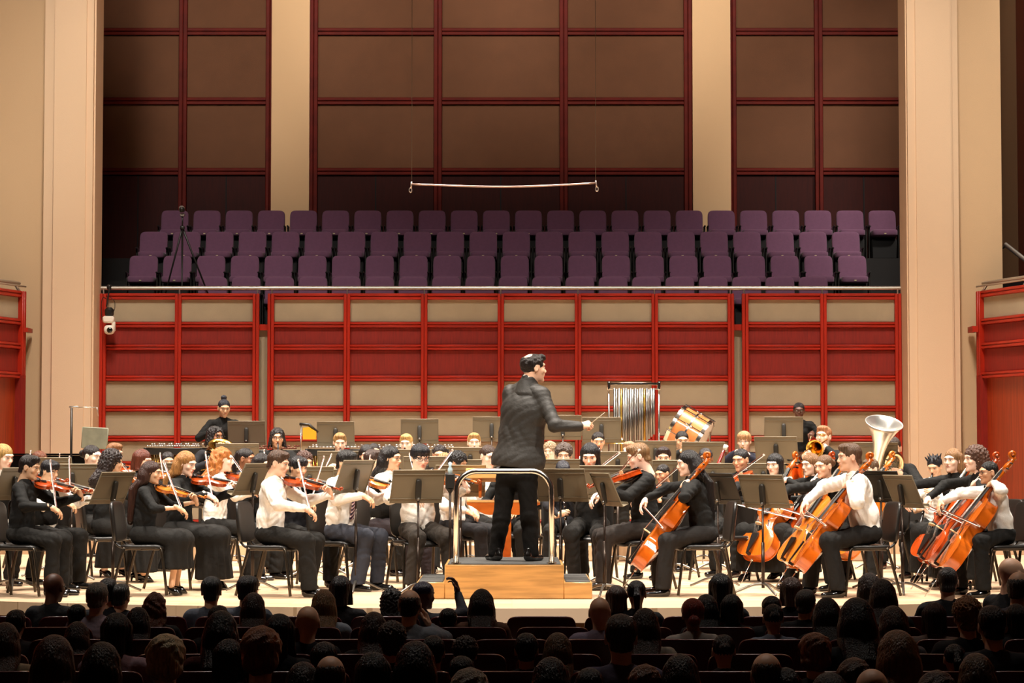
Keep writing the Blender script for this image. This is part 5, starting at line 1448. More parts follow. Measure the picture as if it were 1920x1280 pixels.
V2, F2 = solid([rc(NBc - [.0, 0, .07], NBc + [.006, 0, .045], .125, .084, k=.03), rc(NBc - [.03, 0, .06], SLc + [.06, 0, .0], .07, .06, k=.04), rc(NBc - [-.02, 0, .06], SRc + [-.05, 0, .0], .07, .06, k=.04)], .009, cuts=[((-.25, .1, 1), NBc[2] + .062 - .25 * NBc[0] + .1 * NBc[1])])
MB().add(V2, F2).build('jacket_collar', m_suit, root, True)
jk = MB().add(V, Fs).build('suit_jacket', m_suit, root, True)
MB().add(*tube([L_(Qp(986, 874, -.175)), L_(Qp(990, 830, -.150))], .0035, 5)).build('back_vent', m_dark, jk)
V, Fs = solid([rc(WRr - [.035, 0, 0], WRr + [.004, 0, .002], .040, .034), rc(NBc + [.010, 0, .03], NBc + [.018, 0, .052], .074, .072)], .008)
MB().add(V, Fs).build('shirt_collar_and_cuff', cloth('F1EBE0'), root, True)
pr = [el((HPl + HPr) / 2 + [0, 0, .02], (.175, .135, .13), k=.05)]
for a, b, c in ((HPl, KNl, ANl), (HPr, KNr, ANr)): pr += [rc(a, b, .100, .078, k=.04), rc(b, c + [0, 0, -.02], .077, .070, k=.035)]
V, Fs = solid(pr, .012, cuts=[((0, 0, -1), -.035)], noise=folds(.008, 32, 9))
MB().add(V, Fs).build('trousers', mat('0E0C0A', .8, spec=.15, bump=.3, bscale=22), root, True)
for an, a in ((ANl, 30), (ANr, -35)):
    V, Fs = SHOE; MB().add(V * 1.08, Fs, 0, trn(an[0], an[1], .0) @ rot('Z', a)).build('shoe', m_shoe, root, True)
hp_ = O + (HR @ np.array([-.01, .085, -.018, 1]))[:3]; tipb = np.array(P(1134, 773, CY - .35)); d = nrm(tipb - hp_)
b = empty('baton', 'white conducting baton in the right hand of the conductor', 'baton')
MB().add(*tube([hp_, tipb], [.0042, .002], 8)).build('shaft', mat('EFE4CC', .4), b, True)
MB().add(*tube([hp_ - d * .05, hp_ - d * .03, hp_ + d * .01], [.006, .011, .005], 10)).build('handle', mat('C9A066', .5), b, True)

# wooden desk in front of the conductor
DY = 21.75
m_wd = mat('C0601C', .35, var=.15, vscale=5, stretch=(1, 1, 4), coat=.3); m_wt = mat('D6A25E', .4, var=.1, coat=.2)
r = empty('conductor_desk', 'orange wooden music desk on a column, beyond the conductor legs', 'desk')
x0, x1, xc = xat(873, DY), xat(1014, DY), xat(944, DY)
zt1, zt2, zt3 = zat(885, DY), zat(934, DY), zat(948, DY)
MB().add(*box((xc, DY + .16, zt1 - .03), (x1 - x0, .46, .03), .006, Rm=rot('X', -14))).add(*box((xc, DY - .08, zt1 - .02), (x1 - x0, .025, .075), .005)).build('desk_top', m_wt, r)
MB().add(*box((xc, DY + .16, zt2 - .03), (x1 - x0 - .02, .36, .022), .005)).build('shelf', m_wt, r)
for s in (x0 + .14, x1 - .14): MB().add(*box((s, DY + .16, (zt1 + zt2) / 2 - .02), (.03, .26, zt1 - zt2 - .05), .005)).build('side_support', m_wd, r)
ap = [(x0 + .01, 0)] + [(xc + u * (x1 - x0 - .02) / 2, -.03 - .10 * (1 - abs(u)) ** 1.2 * (1 if abs(u) > .0 else 1) - (.05 * math.sin(abs(u) * math.pi) ** 2)) for u in np.linspace(-1, 1, 17)] + [(x1 - .01, 0)]
Vp, Fp_ = prism(ap, -.012, .012)
MB().add(Vp, Fp_, M=np.array([[1, 0, 0, 0], [0, 0, -1, DY], [0, 1, 0, zt2 - .03], [0, 0, 0, 1.]])).build('curved_apron', m_wd, r)
MB().add(*box((xc, DY + .12, (zt3 + .04) / 2), (.15, .13, zt3 - .04), .01)).build('column', m_wd, r)
MB().add(*box((xc, DY + .14, .025), (.6, .5, .045), .01)).build('foot', m_wd, r)

# ================================================================ percussion and the other gear
def keyboard(x0, x1, Y, ztop, label, mbar, mres, zf=R2, name='xylophone', n=28):
    r = empty(name, label, name.replace('_', ' '), None, ((x0 + x1) / 2, Y, zf)); W = x1 - x0; H = ztop - zf
    f = MB().add(*box((0, -.22, H - .07), (W, .03, .09), .006)).add(*box((0, .26, H - .07), (W * .8, .03, .09), .006))
    for s in (-1, 1): f.add(*box((s * (W / 2 - .02), .02, H - .07), (.035, .52, .10), .006)).add(*box((s * (W / 2 - .06), .02, (H - .1) / 2), (.04, .06, H - .12), .006)).add(*box((s * (W / 2 - .06), .02, .03), (.05, .5, .04), .006))
    f.build('frame', m_black, r)
    for i in range(n):
        x = -W / 2 + .04 + (W - .08) * (i + .5) / n; l = .40 - .16 * i / n
        MB().add(*box((x, -.06, H), (W / n * .82, l, .02), .005)).build('bar', mbar, r)
        if i % 7 not in (2, 6) : MB().add(*box((x + W / n / 2, .16, H + .028), (W / n * .74, l * .8, .02), .005)).build('raised_bar', mbar, r)
    for i in range(n):
        x = -W / 2 + .04 + (W - .08) * (i + .5) / n; l = .50 - .32 * i / n
        MB().add(*tube([(x, -.17, H - .05), (x, -.17, H - .05 - l)], W / n * .40, 10)).build('resonator', mres, r, True)
    return r


m_gold = mat('C9A04A', .25, 1.); m_rose = mat('6A2A1A', .35, coat=.4); m_bar = mat('D8D6D0', .22, 1.)
KY = 29.75
keyboard(xat(274, KY), xat(384, KY), KY, zat(836, KY), 'silver-barred vibraphone behind the blonde violinists', m_bar, m_gold, name='vibraphone', n=22)
keyboard(xat(392, KY), xat(562, KY), KY, zat(840, KY), 'rosewood marimba behind the dreadlocked clarinettist', m_rose, m_gold, name='marimba', n=30)
keyboard(xat(572, KY), xat(858, KY), KY + .2, zat(838, KY), 'long silver-barred marimba behind the blond wind players', m_bar, m_gold, name='marimba', n=42)
# tubular bells
TY = 31.2
r = empty('tubular_bells', 'tall rack of chrome tubular bells right of the conductor', 'tubular bells', None, (xat(1189, TY, 800), TY, R2))
def tz(py): return zat(py, TY) - R2
hw = (xat(1236, TY, 800) - xat(1142, TY, 800)) / 2
for s in (-1, 1):
    MB().add(*tube([(s * hw, .05, .06), (s * hw, .05, tz(720))], .014, 10)).add(*box((s * hw, .05, .04), (.05, .55, .05), .01)).build('post', m_chrome, r, True)
    MB().add(*box((s * hw, .03, tz(723)), (.05, .06, .12), .01)).build('bracket', m_chrome, r)
MB().add(*box((0, .05, tz(719)), (2 * hw, .035, .035), .005)).build('rack_bar', m_chrome, r)
MB().add(*tube([(-hw, -.02, tz(729)), (hw, -.02, tz(729))], .007, 8)).build('front_rail', m_chrome, r)
MB().add(*box((0, .05, .35), (2 * hw, .03, .04), .005)).build('lower_bar', m_chrome, r)
for i in range(18):
    x = -hw + .075 + (2 * hw - .15) * (i / 17); acc = i in (1, 3, 6, 8, 10, 13, 15); l = 1.12 - .03 * i
    MB().add(*tube([(x, .035 if acc else -.02, tz(728)), (x, .035 if acc else -.02, max(.3, tz(728) - l * 1.05))], .0165, 12)).build('bell_tube', m_gold if i in (3, 13) else mat('9C9A96', .3, 1.), r, True)
MB().add(*tube([(-.2, .0, .02), (-.2, .0, .1)], .01, 8)).add(*box((-.2, -.1, .05), (.08, .22, .02), .004)).build('damper_pedal', m_black, r)
# tilted bass drum
r = empty('bass_drum', 'tilted bass drum with orange wooden shell and chrome hoops', 'bass drum', None, tuple(P(1291, 812, 30.4)))
A_ = nrm([.84, -.22, -.50]); DM = frame(A_, [0, -.4, .9], (0, 0, 0)); rd, hd_ = .30, .21
m_sh = mat('D98A4A', .3, coat=.6, var=.2, vscale=6)
MB().add(*lathe([(rd * .985, -hd_), (rd, -hd_), (rd, hd_), (rd * .985, hd_)], 40, 'y'), M=DM).build('shell', m_sh, r, 'auto')
for s in (-1, 1):
    MB().add(*lathe([(.001, s * hd_ + s * .004), (rd * .97, s * hd_ + s * .004)][::s], 40, 'y'), M=DM).build('drum_head', m_paper, r)
    MB().add(*lathe([(rd * .99, s * (hd_ + .015)), (rd * 1.04, s * (hd_ + .015)), (rd * 1.04, s * (hd_ - .035)), (rd * .99, s * (hd_ - .035)), (rd * .99, s * (hd_ + .015))], 40, 'y'), M=DM).build('hoop', m_chrome, r, 'auto')
MB().add(*lathe([(rd * 1.0, -.012), (rd * 1.02, -.012), (rd * 1.02, .012), (rd * 1.0, .012)], 40, 'y'), M=DM).build('centre_band', m_chrome, r, 'auto')
lg = MB()
for i in range(10):
    a = 2 * math.pi * i / 10 + .2; x, z = math.cos(a) * rd * 1.06, math.sin(a) * rd * 1.06
    lg.add(*tube([(x, -hd_ - .03, z), (x, hd_ + .03, z)], .007, 6), M=DM)
    for y in (-.03, .03): lg.add(*box((x * .975, y, z * .975), (.03, .05, .03), .008), M=DM)
lg.build('tension_rods', m_chrome, r)
zb_ = R2 - P(1291, 812, 30.4)[2]
for s in (-1, 1):
    MB().add(*tube([(s * .22 - .02, -.05, zb_ + .02), (s * .30, 0.05, .02)], .014, 8)).add(*tube([(s * .22, .25, zb_ + .02), (s * .30, 0.05, .02)], .014, 8)).build('stand_leg', m_chrome, r, True)
# cymbal
def cymbal(px, py, Y, label, rad=.23):
    x, _, z = P(px, py, Y); zf = R2 if Y > 28.6 else R1
    r = empty('suspended_cymbal', label, 'cymbal', None, (x, Y, zf)); h = z - zf
    MB().add(*lathe([(.004, h + .03), (.03, h + .022), (.045, h + .004), (rad * .6, h - .008), (rad, h - .022), (rad, h - .024), (.045, h + .0), (.004, h + .02)], 40)).build('cymbal_plate', mat('E2C46A', .22, 1.), r, True)
    st = MB().add(*tube([(0, 0, .35), (0, 0, h + .05)], .008, 8))
    for q in range(3):
        a = R(30 + 120 * q); st.add(*tube([(0, 0, .40), (.28 * math.cos(a), .28 * math.sin(a), .01)], .009, 6))
    st.build('stand', m_chrome, r, True)
cymbal(1166, 828, 29.2, 'golden suspended cymbal below the tubular bells')
# timpani
for px, Y, rad, lb in ((1394, 29.6, .31, 'copper timpano behind the blond brass player in navy'), (1537, 29.8, .33, 'copper timpano behind the trombonist'), (1466, 30.0, .29, 'copper timpano below the standing percussionist stand')):
    r = empty('timpano', lb, 'timpano', 'timpani on the rear riser', (xat(px, Y), Y, R2)); h = zat(847, Y) - R2
    pr_ = [(.03, h - .62), (.09, h - .60)] + [(rad * math.sin(t), h - .06 - .52 * math.cos(t) ** 1.0) for t in np.linspace(.35, math.pi / 2, 10)] + [(rad, h - .02)]
    MB().add(*lathe(pr_, 36)).build('bowl', mat('D98A4E', .25, 1.), r, True)
    MB().add(*lathe([(.001, h - .006), (rad * .96, h - .006)][::-1], 36)).build('drum_head', m_paper, r, True)
    MB().add(*lathe([(rad * .96, h), (rad * 1.05, h), (rad * 1.05, h - .04), (rad * .96, h - .04), (rad * .96, h)][::-1], 36)).build('hoop', m_chrome, r, 'auto')
    fr = MB()
    for q in range(4):
        a = R(45 + 90 * q); fr.add(*tube([(rad * 1.05 * math.cos(a), rad * 1.05 * math.sin(a), h - .05), (rad * .9 * math.cos(a), rad * .9 * math.sin(a), .05)], .012, 8))
    fr.add(*lathe([(.05, .08), (.06, .12), (.05, h - .6)], 12)).build('strut_frame', m_chrome, r, True)
# yellow temple block
r = empty('cowbell', 'yellow-orange bell-shaped block clamped on a chrome stand', 'percussion block', None, (xat(564, 29.0), 29.0, R2))
h = zat(796, 29.0) - R2
st = MB().add(*tube([(0, 0, .3), (0, 0, h)], .008, 8))
for q in range(3):
    a = R(20 + 120 * q); st.add(*tube([(0, 0, .4), (.3 * math.cos(a), .3 * math.sin(a), .01)], .009, 6))
st.build('stand', m_chrome, r, True)
MB().add(*tube([(-.02, 0, h + .01), (.10, 0, h), (.22, 0, h - .10)], [.018, .022, .016], 10)).build('clamp_arm', m_black, r, True)
MB().add(*prism([(.03, h - .04), (.10, h - .03), (.20, h - .09), (.20, h - .19), (.03, h - .19)], -.05, .05), M=np.array([[1, 0, 0, 0], [0, 0, 1, -.03], [0, 1, 0, 0], [0, 0, 0, 1.]])).build('block', mat('E2A013', .45), r)
# boom stand at the left pillar
BYs = 29.3; x_ = xat(133, BYs); zb1 = zat(763, BYs)
r = empty('boom_stand', 'tall black stand with a thin horizontal boom before the left pillar', 'microphone stand', None, (x_, BYs, R2))
MB().add(*tube([(0, 0, .02), (0, 0, zb1 - R2)], .016, 10)).add(*lathe([(.001, .03), (.14, .02), (.15, 0)][::-1], 20)).build('pole', m_iron, r, True)
MB().add(*box((.03, 0, zb1 - R2), (.12, .03, .03), .006)).add(*tube([(0, 0, zb1 - R2), (.33, 0, zb1 - R2 - .005)], .006, 6)).add(*tube([(.33, 0, zb1 - R2), (.35, 0, zb1 - R2 - .12)], .004, 6)).build('boom', m_rail, r, True)
# grey-green folder board
r = empty('sound_shield', 'weathered grey-green board on a stand behind the bun-haired violinist', 'board', None, (xat(177, 28.0), 28.0, 0))
zc = zat(821, 28.0)
MB().add(*box((0, 0, zc), (.33, .02, .27), .012, Rm=rot('Y', 3))).build('panel', mat('7A7A66', .7, var=.15, vscale=9), r)
MB().add(*tube([(0, .03, 0.0), (0, .03, zc)], .012, 8)).add(*box((0, .03, .02), (.3, .3, .03), .01)).build('stand', m_iron, r, True)
# grand piano at the left
r = empty('grand_piano', 'closed black grand piano in front of the left pillar', 'piano', None, (xat(62, 29.4), 30.2, R2))
m_pia = mat('0B0A0A', .08, coat=1.)
o_ = np.array([(-.75, -.75), (.75, -.75), (.75, -.1), (.62, .25), (.42, .5), (.25, .85), (.0, 1.05), (-.35, 1.05), (-.75, .8)]); oo = arc(np.r_[o_, o_[:1]], 3)
H_ = zat(850, 29.4) - R2
MB().add(*prism(oo, H_ - .36, H_ - .03)).build('case', m_pia, r, 'auto')
MB().add(*prism(oo * 1.015, H_ - .025, H_)).build('lid', m_pia, r, 'auto')
MB().add(*box((0, -.80, H_ - .29), (1.42, .20, .10), .01)).build('key_bed', m_pia, r)
MB().add(*box((0, -.82, H_ - .23), (1.22, .14, .02), .002)).build('keys', m_paper, r)
for x, y in ((-.62, -.6), (.62, -.6), (-.2, .8)): MB().add(*lathe([(.05, H_ - .36), (.06, H_ - .5), (.035, .12), (.04, .02), (.001, 0)][::-1], 16, 'z', (x, y, 0))).build('leg', m_pia, r, True)
# recorder box on a microphone stand
RY = 20.9; x_ = xat(844, RY)
r = empty('recorder_stand', 'small black box on a thin stand beside the podium railing', 'recorder', None, (x_, RY, 0)); zt2_ = zat(906, RY)
MB().add(*tube([(0, 0, .02), (0, 0, zt2_ - .05)], .012, 10)).add(*lathe([(.001, .03), (.13, .018), (.14, 0)][::-1], 24)).build('pole', m_pole, r, True)
MB().add(*box((0, 0, zt2_ + .02), (.09, .06, .14), .006)).add(*lathe([(.012, zt2_ - .09), (.04, zt2_ - .05)], 12)).build('box', m_black, r)
MB().add(*lathe([(.001, zt2_ + .09), (.022, zt2_ + .09), (.024, zt2_ + .13), (.012, zt2_ + .16), (.02, zt2_ + .19), (.001, zt2_ + .2)], 16)).build('capsule', mat('BFD8E0', .1, .2), r, True)
# robotic camera hung on the loft rail
cx, cz = xat(206, WY - .3), 0
r = empty('robotic_camera', 'white robotic camera clamped to the loft rail at the left', 'camera')
def W_(px, py, Y): return np.array(P(px, py, Y))
Yc = WY - .28
MB().add(*box(W_(204, 599, Yc), (.165, .14, .10), .02)).add(*box(W_(213, 612, Yc), (.05, .10, .16), .02)).build('camera_yoke', mat('F0E7D8', .4), r)
V, Fs = sell((0, 0, 0), (.155, .15, .14), .75, .75, 20, 12); MB().add(V, Fs, M=trn(*W_(205, 618, Yc - .01))).build('camera_head', mat('F0E7D8', .4), r, True)
MB().add(*lathe([(.001, -.085), (.038, -.085), (.045, -.07), (.045, -.04)], 20, 'y', W_(207, 619, Yc))).build('lens', mat('0A1410', .08, coat=1.), r, True)
MB().add(*box(W_(205, 585, Yc), (.13, .09, .14), .03)).add(*tube([W_(200, 574, Yc), W_(205, 540, WY - .04)], .012, 8)).add(*sell(W_(205, 538, WY), (.07, .1, .08), .6, .6, 14, 8)).build('clamp', m_black, r)
MB().add(*tube(arc([W_(199, 560, Yc), W_(193, 558, Yc + .05), W_(190, 572, Yc + .08), W_(191, 600, Yc + .1)], 5), .006, 6)).add(*tube(arc([W_(206, 556, Yc), W_(215, 566, Yc), W_(214, 582, Yc), W_(207, 590, Yc)], 5), .005, 6)).build('cable', m_black, r, True)
# camera on a tripod in the loft
TYc = 34.55
r = empty('tripod_camera', 'small camera on a tall black tripod among the loft seats', 'camera')
base = W_(343, 560, TYc); base[2] = LZ
hub = W_(342, 427, TYc)
for q, (px, py) in enumerate(((318, 520), (375, 512), (341, 560))):
    f = W_(px, py, TYc + (.3 if q < 2 else -.25)); dd = f - hub; f = hub + dd * ((hub[2] - LZ) / max(.2, -dd[2])) if q < 3 else f
    MB().add(*tube([hub, f], [.016, .009], 8)).build('leg', m_black, r, True)
MB().add(*tube([hub, W_(342, 404, TYc)], .012, 8)).add(*box(hub, (.07, .06, .06), .01)).build('centre_column', m_black, r, True)
MB().add(*box(W_(342, 403, TYc), (.07, .07, .05), .01)).add(*box(W_(341, 392, TYc), (.08, .1, .10), .02)).build('camera_body', mat('9A8F86', .4, .3), r)
MB().add(*lathe([(.001, -.09), (.035, -.09), (.04, -.06), (.04, 0)], 18, 'y', W_(342, 393, TYc))).build('lens', m_black, r, True)
# hanging pipe on two wires
HY = 27.0
r = empty('hanging_pipe', 'thin sagging pipe hung on two wires above the loft rail', 'hanging pipe')
a, b = W_(772, 345, HY), W_(1117, 343, HY); mid = (a + b) / 2; mid[2] = W_(945, 350, HY)[2]
MB().add(*tube(arc([a, (a * .75 + b * .25) * [1, 1, 0] + [0, 0, (a[2] + mid[2] * 2) / 3], mid, (a * .25 + b * .75) * [1, 1, 0] + [0, 0, (b[2] + mid[2] * 2) / 3], b], 5), .011, 8)).build('pipe', mat('B89A8E', .3, .8), r, True)
for p_, s in ((a, -1), (b, 1)):
    MB().add(*tube([p_ - [0, 0, .02], [p_[0], p_[1], 13.2]], .0035, 5)).build('wire', mat('5A5048', .4, .8), r, True)
    th = np.linspace(0, 6.283, 13)
    MB().add(*tube([p_ + [0, 0, .03], p_ + [s * .01, 0, -.05]], .010, 6)).add(*tube(np.c_[p_[0] + s * .015 + .016 * np.cos(th), np.full(13, p_[1]), p_[2] - .075 + .026 * np.sin(th)], .007, 6, closed=True)).build('shackle', mat('CFC2B6', .3, .9), r, True)
# ================================================================ the audience in the stalls
AZ = -.8
ROW = [15.9, 14.95, 14.0, 13.0, 12.0, 11.0, 10.0, 9.1]
m_mar = mat('56181C', .28, bump=.03, bscale=90, coat=.35)
m_marc = mat('4A1A22', .9, bump=.2, bscale=200)


def stall_seat():
    r = empty('auditorium_seat')   # faces +Y (the stage), back shell towards -Y
    V, Fs = sell((0, 0, .66), (.49, .045, .60), .22, .24, 40, 16)
    V[:, 1] += -.21 - .14 * (V[:, 2] - .6) + .25 * V[:, 0] ** 2
    MB().add(V, Fs).build('back_shell', m_mar, r, True)
    V, Fs = sell((0, 0, .66), (.43, .07, .52), .35, .35, 32, 14)
    V[:, 1] += -.17 - .14 * (V[:, 2] - .6)
    MB().add(V, Fs).build('back_cushion', m_marc, r, True)
    MB().add(*sell((0, .06, .43), (.45, .42, .10), .35, .35, 28, 10)).build('seat_cushion', m_marc, r, True)
    for s in (-1, 1): MB().add(*box((s * .253, .0, .60), (.028, .30, .03), .01)).add(*box((s * .253, -.02, .3), (.022, .14, .58), .006)).build('armrest', m_black, r)
    MB().add(*box((0, .0, .19), (.10, .2, .38), .01)).build('pedestal', m_dark, r)
    return r


RN = ['front', 'second', 'third', 'fourth', 'fifth', 'sixth', 'seventh']
s0 = stall_seat(); used = False
for k, Y in enumerate(ROW[:7]):
    hwv = 1000 / 4200 * Y; off = (.27 if k % 2 else 0) + (xat(870, 15.9) if k == 0 else 0)
    xs = [off + .545 * i for i in range(-12, 13) if abs(off + .545 * i) < hwv]
    for i, x in enumerate(xs):
        o = dup(s0) if used else s0; used = True
        o.location = (x, Y, AZ); o.rotation_euler = (0, 0, -R(1.5) * x)
        pos = '%s from the left' % ORD[i] if i < len(xs) - 1 else 'at the right end'
        tag(o, 'maroon auditorium seat, %s in the %s row of the stalls' % (pos, RN[k]), 'seat', 'maroon seats in the %s stalls row' % RN[k])


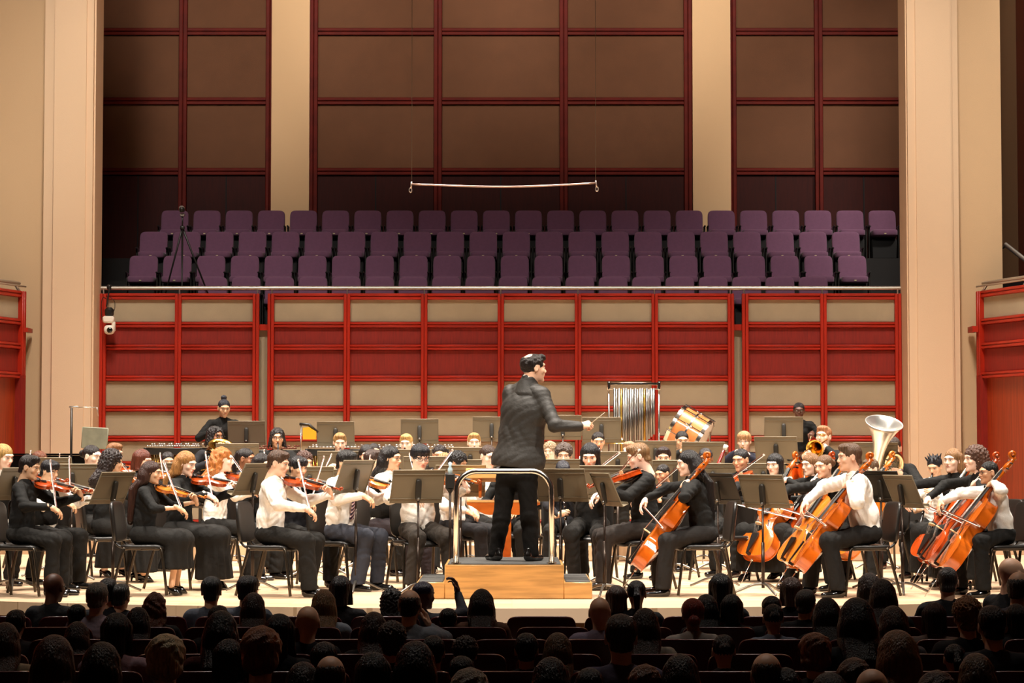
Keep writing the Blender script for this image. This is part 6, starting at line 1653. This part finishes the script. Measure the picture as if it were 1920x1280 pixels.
AUD = [
 # px, ytop, row, hair, colour, skin, shirt, heading, label
 (99, 1072, 0, 'bald', '2A1A14', 'dark', '121114', 160, 'bald person with glasses in black, front row left'),
 (200, 1083, 0, 'short', '0F0D0D', 'tan', '15141A', 180, 'person with black hair hidden between two heads, far left front'),
 (224, 1093, 0, 'short', '14100E', 'tan', '33363E', 170, 'person with short black hair and glasses in grey, front left'),
 (180, 1091, 1, 'short', '8A8278', 'pale', 'A898A4', 176, 'grey-haired person in pale lilac shirt, second row left'),
 (142, 1132, 1, 'fringe', '0E0C0C', 'tan', '141214', 180, 'small black-haired person left of the lilac shirt'),
 (289, 1110, 1, 'wavy', '5A2C16', 'light', '121114', 176, 'auburn-haired person in black top, second row left'),
 (395, 1080, 0, 'fringe', '0D0C0D', 'tan', '4A4E58', 180, 'black-haired person in grey shirt resting a cheek on the hand'),
 (463, 1078, 0, 'fringe', '0F0D0E', 'tan', '3A3E46', 164, 'black-haired person with glasses glancing right, front left'),
 (474, 1110, 1, 'long', '2E1E16', 'light', '2A2220', 180, 'person with long dark brown hair before a grey shirt'),
 (27, 1142, 2, 'short', '241812', 'light', '201A1A', 180, 'person with short brown hair at the far left, third row'),
 (408, 1134, 2, 'short', '100E0E', 'tan', '141214', 180, 'dark head peeking behind long black hair, left'),
 (6, 1166, 4, 'long', '3A2416', 'light', '9A8468', 184, 'long-haired person in cream sweater at the left edge'),
 (98, 1190, 6, 'long', '4A2A1C', 'light', '2A2022', 180, 'person with long straight auburn-brown hair, near left'),
 (143, 1164, 3, 'long', '2A1A14', 'light', '181416', 180, 'person with brown hair right of the auburn head'),
 (188, 1203, 6, 'long', '261A12', 'light', '1A1618', 180, 'person with dark brown hair, near row left'),
 (216, 1148, 4, 'bob', '0E0B0C', 'tan', 'A08088', 180, 'black-haired person in pink top, left'),
 (257, 1137, 2, 'long', '0F0C0C', 'tan', '141214', 180, 'long black-haired person behind the auburn head'),
 (308, 1194, 6, 'fluffy', 'C8B088', 'pale', '18161A', 182, 'person with short fluffy pale blond hair, near left'),
 (413, 1144, 4, 'xlong', '0E0B0C', 'tan', '4A1812', 180, 'person with long glossy black hair beside a red sleeve'),
 (427, 1197, 5, 'bob', '0D0B0C', 'tan', '131114', 180, 'dark round head left of the ginger crop'),
 (487, 1180, 6, 'fluffy', '8A4E26', 'pale', '3A2A2A', 180, 'person with short cropped ginger hair, near left centre'),
 (522, 1150, 4, 'bobpart', '100D0D', 'tan', '141214', 178, 'black-haired person between ginger crop and bald head'),
 (576, 1133, 3, 'bald', '2A1A14', 'light', '16161C', 180, 'bald person with ears showing in navy, left centre'),
 (606, 1104, 1, 'long', '7A5A38', 'pale', '8A929E', 184, 'person with long ash-blond hair, second row left centre'),
 (638, 1078, 0, 'bob', '100C0E', 'tan', '1A161A', 180, 'person with wide dark bob in the front row'),
 (700, 1146, 3, 'long', '2E1C14', 'light', '1A1618', 180, 'person with brown wavy hair left of a curly head'),
 (734, 1104, 0, 'bigcurly', '120E0E', 'tan', '161418', 180, 'person with curly black hair left of the balding head'),
 (768, 1103, 2, 'rim', '2A1C14', 'light', '7A8088', 172, 'balding person in grey shirt with hand on face'),
 (794, 1089, 0, 'cap', '1C1C34', 'dark', '1A1820', 136, 'person in navy cap raising a hand near the podium'),
 (840, 1139, 1, 'fringe', '0C0B0C', 'tan', '101012', 180, 'low black head right of the raised hand'),
 (903, 1103, 1, 'xlong', '1E120E', 'light', '5A3A2A', 180, 'person with long dark hair and sunglasses on top'),
 (734, 1168, 4, 'curly', '3A2A20', 'light', '1E1A1C', 180, 'person with curly brown hair left of centre'),
 (812, 1191, 4, 'short', '14100E', 'tan', '121114', 180, 'dark short-haired person left of centre'),
 (778, 1201, 6, 'xlong', '0F0B0C', 'tan', '121012', 180, 'big dark long-haired head nearest left of centre'),
 (618, 1226, 6, 'rim', '3A2A20', 'light', '1A181A', 180, 'balding person in the near row left of centre'),
 (567, 1240, 6, 'long', '2E1E16', 'light', '1A1618', 180, 'brown-haired head touching the near balding head'),
 (606, 1203, 5, 'short', '0F0D0E', 'tan', '121114', 180, 'dark head above the near balding head'),
 (698, 1222, 6, 'bob', '0C0A0B', 'tan', '101012', 180, 'black head right of the near balding head'),
 (872, 1195, 4, 'curly', '30201A', 'light', '1A1618', 180, 'person with dark brown curls near the centre'),
 (865, 1229, 5, 'fringe', '0C0A0B', 'tan', '101012', 180, 'black head just below the brown curls, centre'),
 (880, 1258, 7, 'fluffy', '7A6A54', 'pale', '1A181A', 180, 'grey-blond head at the bottom edge left of centre'),
 (987, 1186, 4, 'short', '100D0E', 'tan', '141214', 180, 'dark-haired person in the centre near row'),
 (1046, 1185, 4, 'long', '5A4228', 'light', '2A2224', 180, 'person with parted dark-blond hair right of centre'),
 (1033, 1231, 6, 'xlong', '0E0A0A', 'tan', '121012', 180, 'large dark head at the bottom edge, centre'),
 (1106, 1252, 6, 'short', '0E0C0E', 'tan', '121014', 180, 'dark head at the bottom edge right of the large one'),
 (1125, 1117, 2, 'bald', '2A1A14', 'light', '8A7E90', 178, 'bald person in pale lilac shirt, right of podium'),
 (1156, 1096, 0, 'bob', '3A2018', 'light', '141214', 180, 'person with reddish brown bob in the front row'),
 (1194, 1086, 0, 'tail', '0D0B0C', 'tan', '121014', 180, 'person with black tied hair in the front row'),
 (1165, 1151, 5, 'short', '3A281C', 'light', '5A5468', 180, 'short-haired person in slate blue shirt, right of centre'),
 (1210, 1139, 3, 'long', '2A1C14', 'light', 'A09484', 180, 'brown-haired person in cream knit top'),
 (1300, 1122, 2, 'wrap', '7A1C0C', 'brown', 'A8A098', 180, 'person with bright red hair and low bun, pale sweater'),
 (1325, 1113, 1, 'long', '0E0C0E', 'tan', '121014', 182, 'long black hair just right of the red-haired person'),
 (1352, 1074, 0, 'bob', '0C0B0C', 'tan', '141216', 180, 'round black head below the empty chairs, front row'),
 (1373, 1113, 1, 'bob', '0E0C0E', 'tan', '141216', 180, 'black bob below the round black head, right'),
 (1358, 1187, 4, 'backbun', '2A1A16', 'light', '1A1618', 180, 'person with dark brown low bun, right of centre'),
 (1277, 1225, 6, 'long', '241812', 'light', '161416', 180, 'large brown head at the bottom, right of centre'),
 (1210, 1250, 6, 'fluffy', '6A3A1E', 'light', '161416', 180, 'ginger-brown head at the bottom, right of centre'),
 (1485, 1081, 0, 'bob', '3A1E14', 'light', '161416', 180, 'reddish-brown head in the front row, right'),
 (1448, 1116, 1, 'cap', '100E10', 'tan', '141216', 180, 'person in a flat black hat, right'),
 (1451, 1130, 2, 'backbun', '100E0E', 'tan', '7A8494', 180, 'black-haired person with bun in grey-blue top'),
 (1512, 1104, 1, 'short', '4E4A46', 'light', '161418', 160, 'grey-haired person with glasses turned left'),
 (1552, 1119, 2, 'xlong', '0A0909', 'tan', '101012', 180, 'person with sleek black hair right of the grey head'),
 (1608, 1120, 4, 'xlong', '0B090A', 'tan', '101012', 180, 'person with very wide black hair, right'),
 (1632, 1073, 0, 'long', '2A1A12', 'light', '161416', 180, 'brown-haired person in the front row beside a stand base'),
 (1657, 1085, 1, 'long', '201612', 'light', '161416', 178, 'dark brown-haired person with glasses arm showing, right'),
 (1677, 1135, 3, 'long', '38241A', 'light', '5A5254', 180, 'brown-haired person in grey top, right'),
 (1686, 1181, 6, 'long', '7A5232', 'light', '1A1618', 180, 'person with long golden brown hair, near right'),
 (1530, 1190, 5, 'fluffy', '7A4422', 'light', '1A1618', 180, 'person with short curly ginger hair, near right'),
 (1439, 1221, 6, 'rim', '4A3424', 'light', '1A1618', 180, 'balding brown-haired person near right of centre'),
 (1475, 1251, 6, 'bob', '0E0C0D', 'tan', '121014', 180, 'black head overlapping the balding one, bottom right'),
 (1604, 1238, 6, 'fluffy', '4A2E1A', 'light', '161416', 180, 'brown tousled head at the bottom right'),
 (1638, 1250, 7, 'bald', '2A1A14', 'light', '161416', 180, 'bald crown at the bottom edge, right'),
 (1558, 1260, 7, 'bob', '0C0A0B', 'tan', '121014', 180, 'black crown at the bottom edge left of the bald one'),
 (1779, 1061, 0, 'crop', '2A2624', 'light', '0E0D10', 172, 'grey cropped person in black, front row far right'),
 (1754, 1128, 2, 'bob', '2A1412', 'light', '6A5A54', 166, 'dark red-haired person with glasses and patterned top'),
 (1816, 1122, 3, 'curly', '8A5A34', 'light', '1A1618', 180, 'person with curly golden hair, far right'),
 (1864, 1135, 4, 'short', '1A100E', 'light', '2A282C', 180, 'dark-haired person in striped charcoal shirt, far right'),
 (1792, 1205, 4, 'tail', '0E0C0D', 'tan', '121014', 180, 'black-haired person before the curly golden head'),
 (1834, 1224, 6, 'long', '5A4028', 'light', '1A1618', 180, 'light brown head at the bottom, far right'),
 (1899, 1043, 0, 'bald', '2A1A14', 'light', '0E0D10', 120, 'bald person with glasses in black at the right edge'),
 (1914, 1069, 1, 'rim', '4A4644', 'light', '4A444A', 150, 'grey balding person with glasses at the right edge'),
 (1908, 1131, 2, 'bob', '0F0C0C', 'tan', '141214', 180, 'dark head in the third row at the right edge'),
 (1760, 1263, 7, 'fluffy', '3A1E16', 'light', '161416', 180, 'reddish brown crown at the bottom edge, far right'),
]
for px, yt, rw, hs, hc_, sk, sh, hd_, lb in AUD:
    Y = ROW[rw] + .02
    zt = zat(yt, Y); s_ = float(np.clip((zt - AZ - .46 - .012) / .87, .6, 1.2))
    pose = 'phone' if 'navy cap' in lb else ('chin' if 'hand on face' in lb else 'rest')
    fem = hs in ('long', 'xlong', 'bob', 'bobpart', 'wavy', 'bigcurly', 'tail', 'backbun', 'wrap')
    person(lb, px, yt, Y, hd_, pose=pose, hr=(None if hs == 'bald' else hs, hc_), sk=sk, top=sh, zf=AZ, hp=4, fem=fem, chr_=False, glasses='glasses' in lb and 'sun' not in lb,
           group='audience in the stalls', S=s_, res=1.7, sleeve='short' if 'pink' in lb or 'auburn' in lb else 'long')
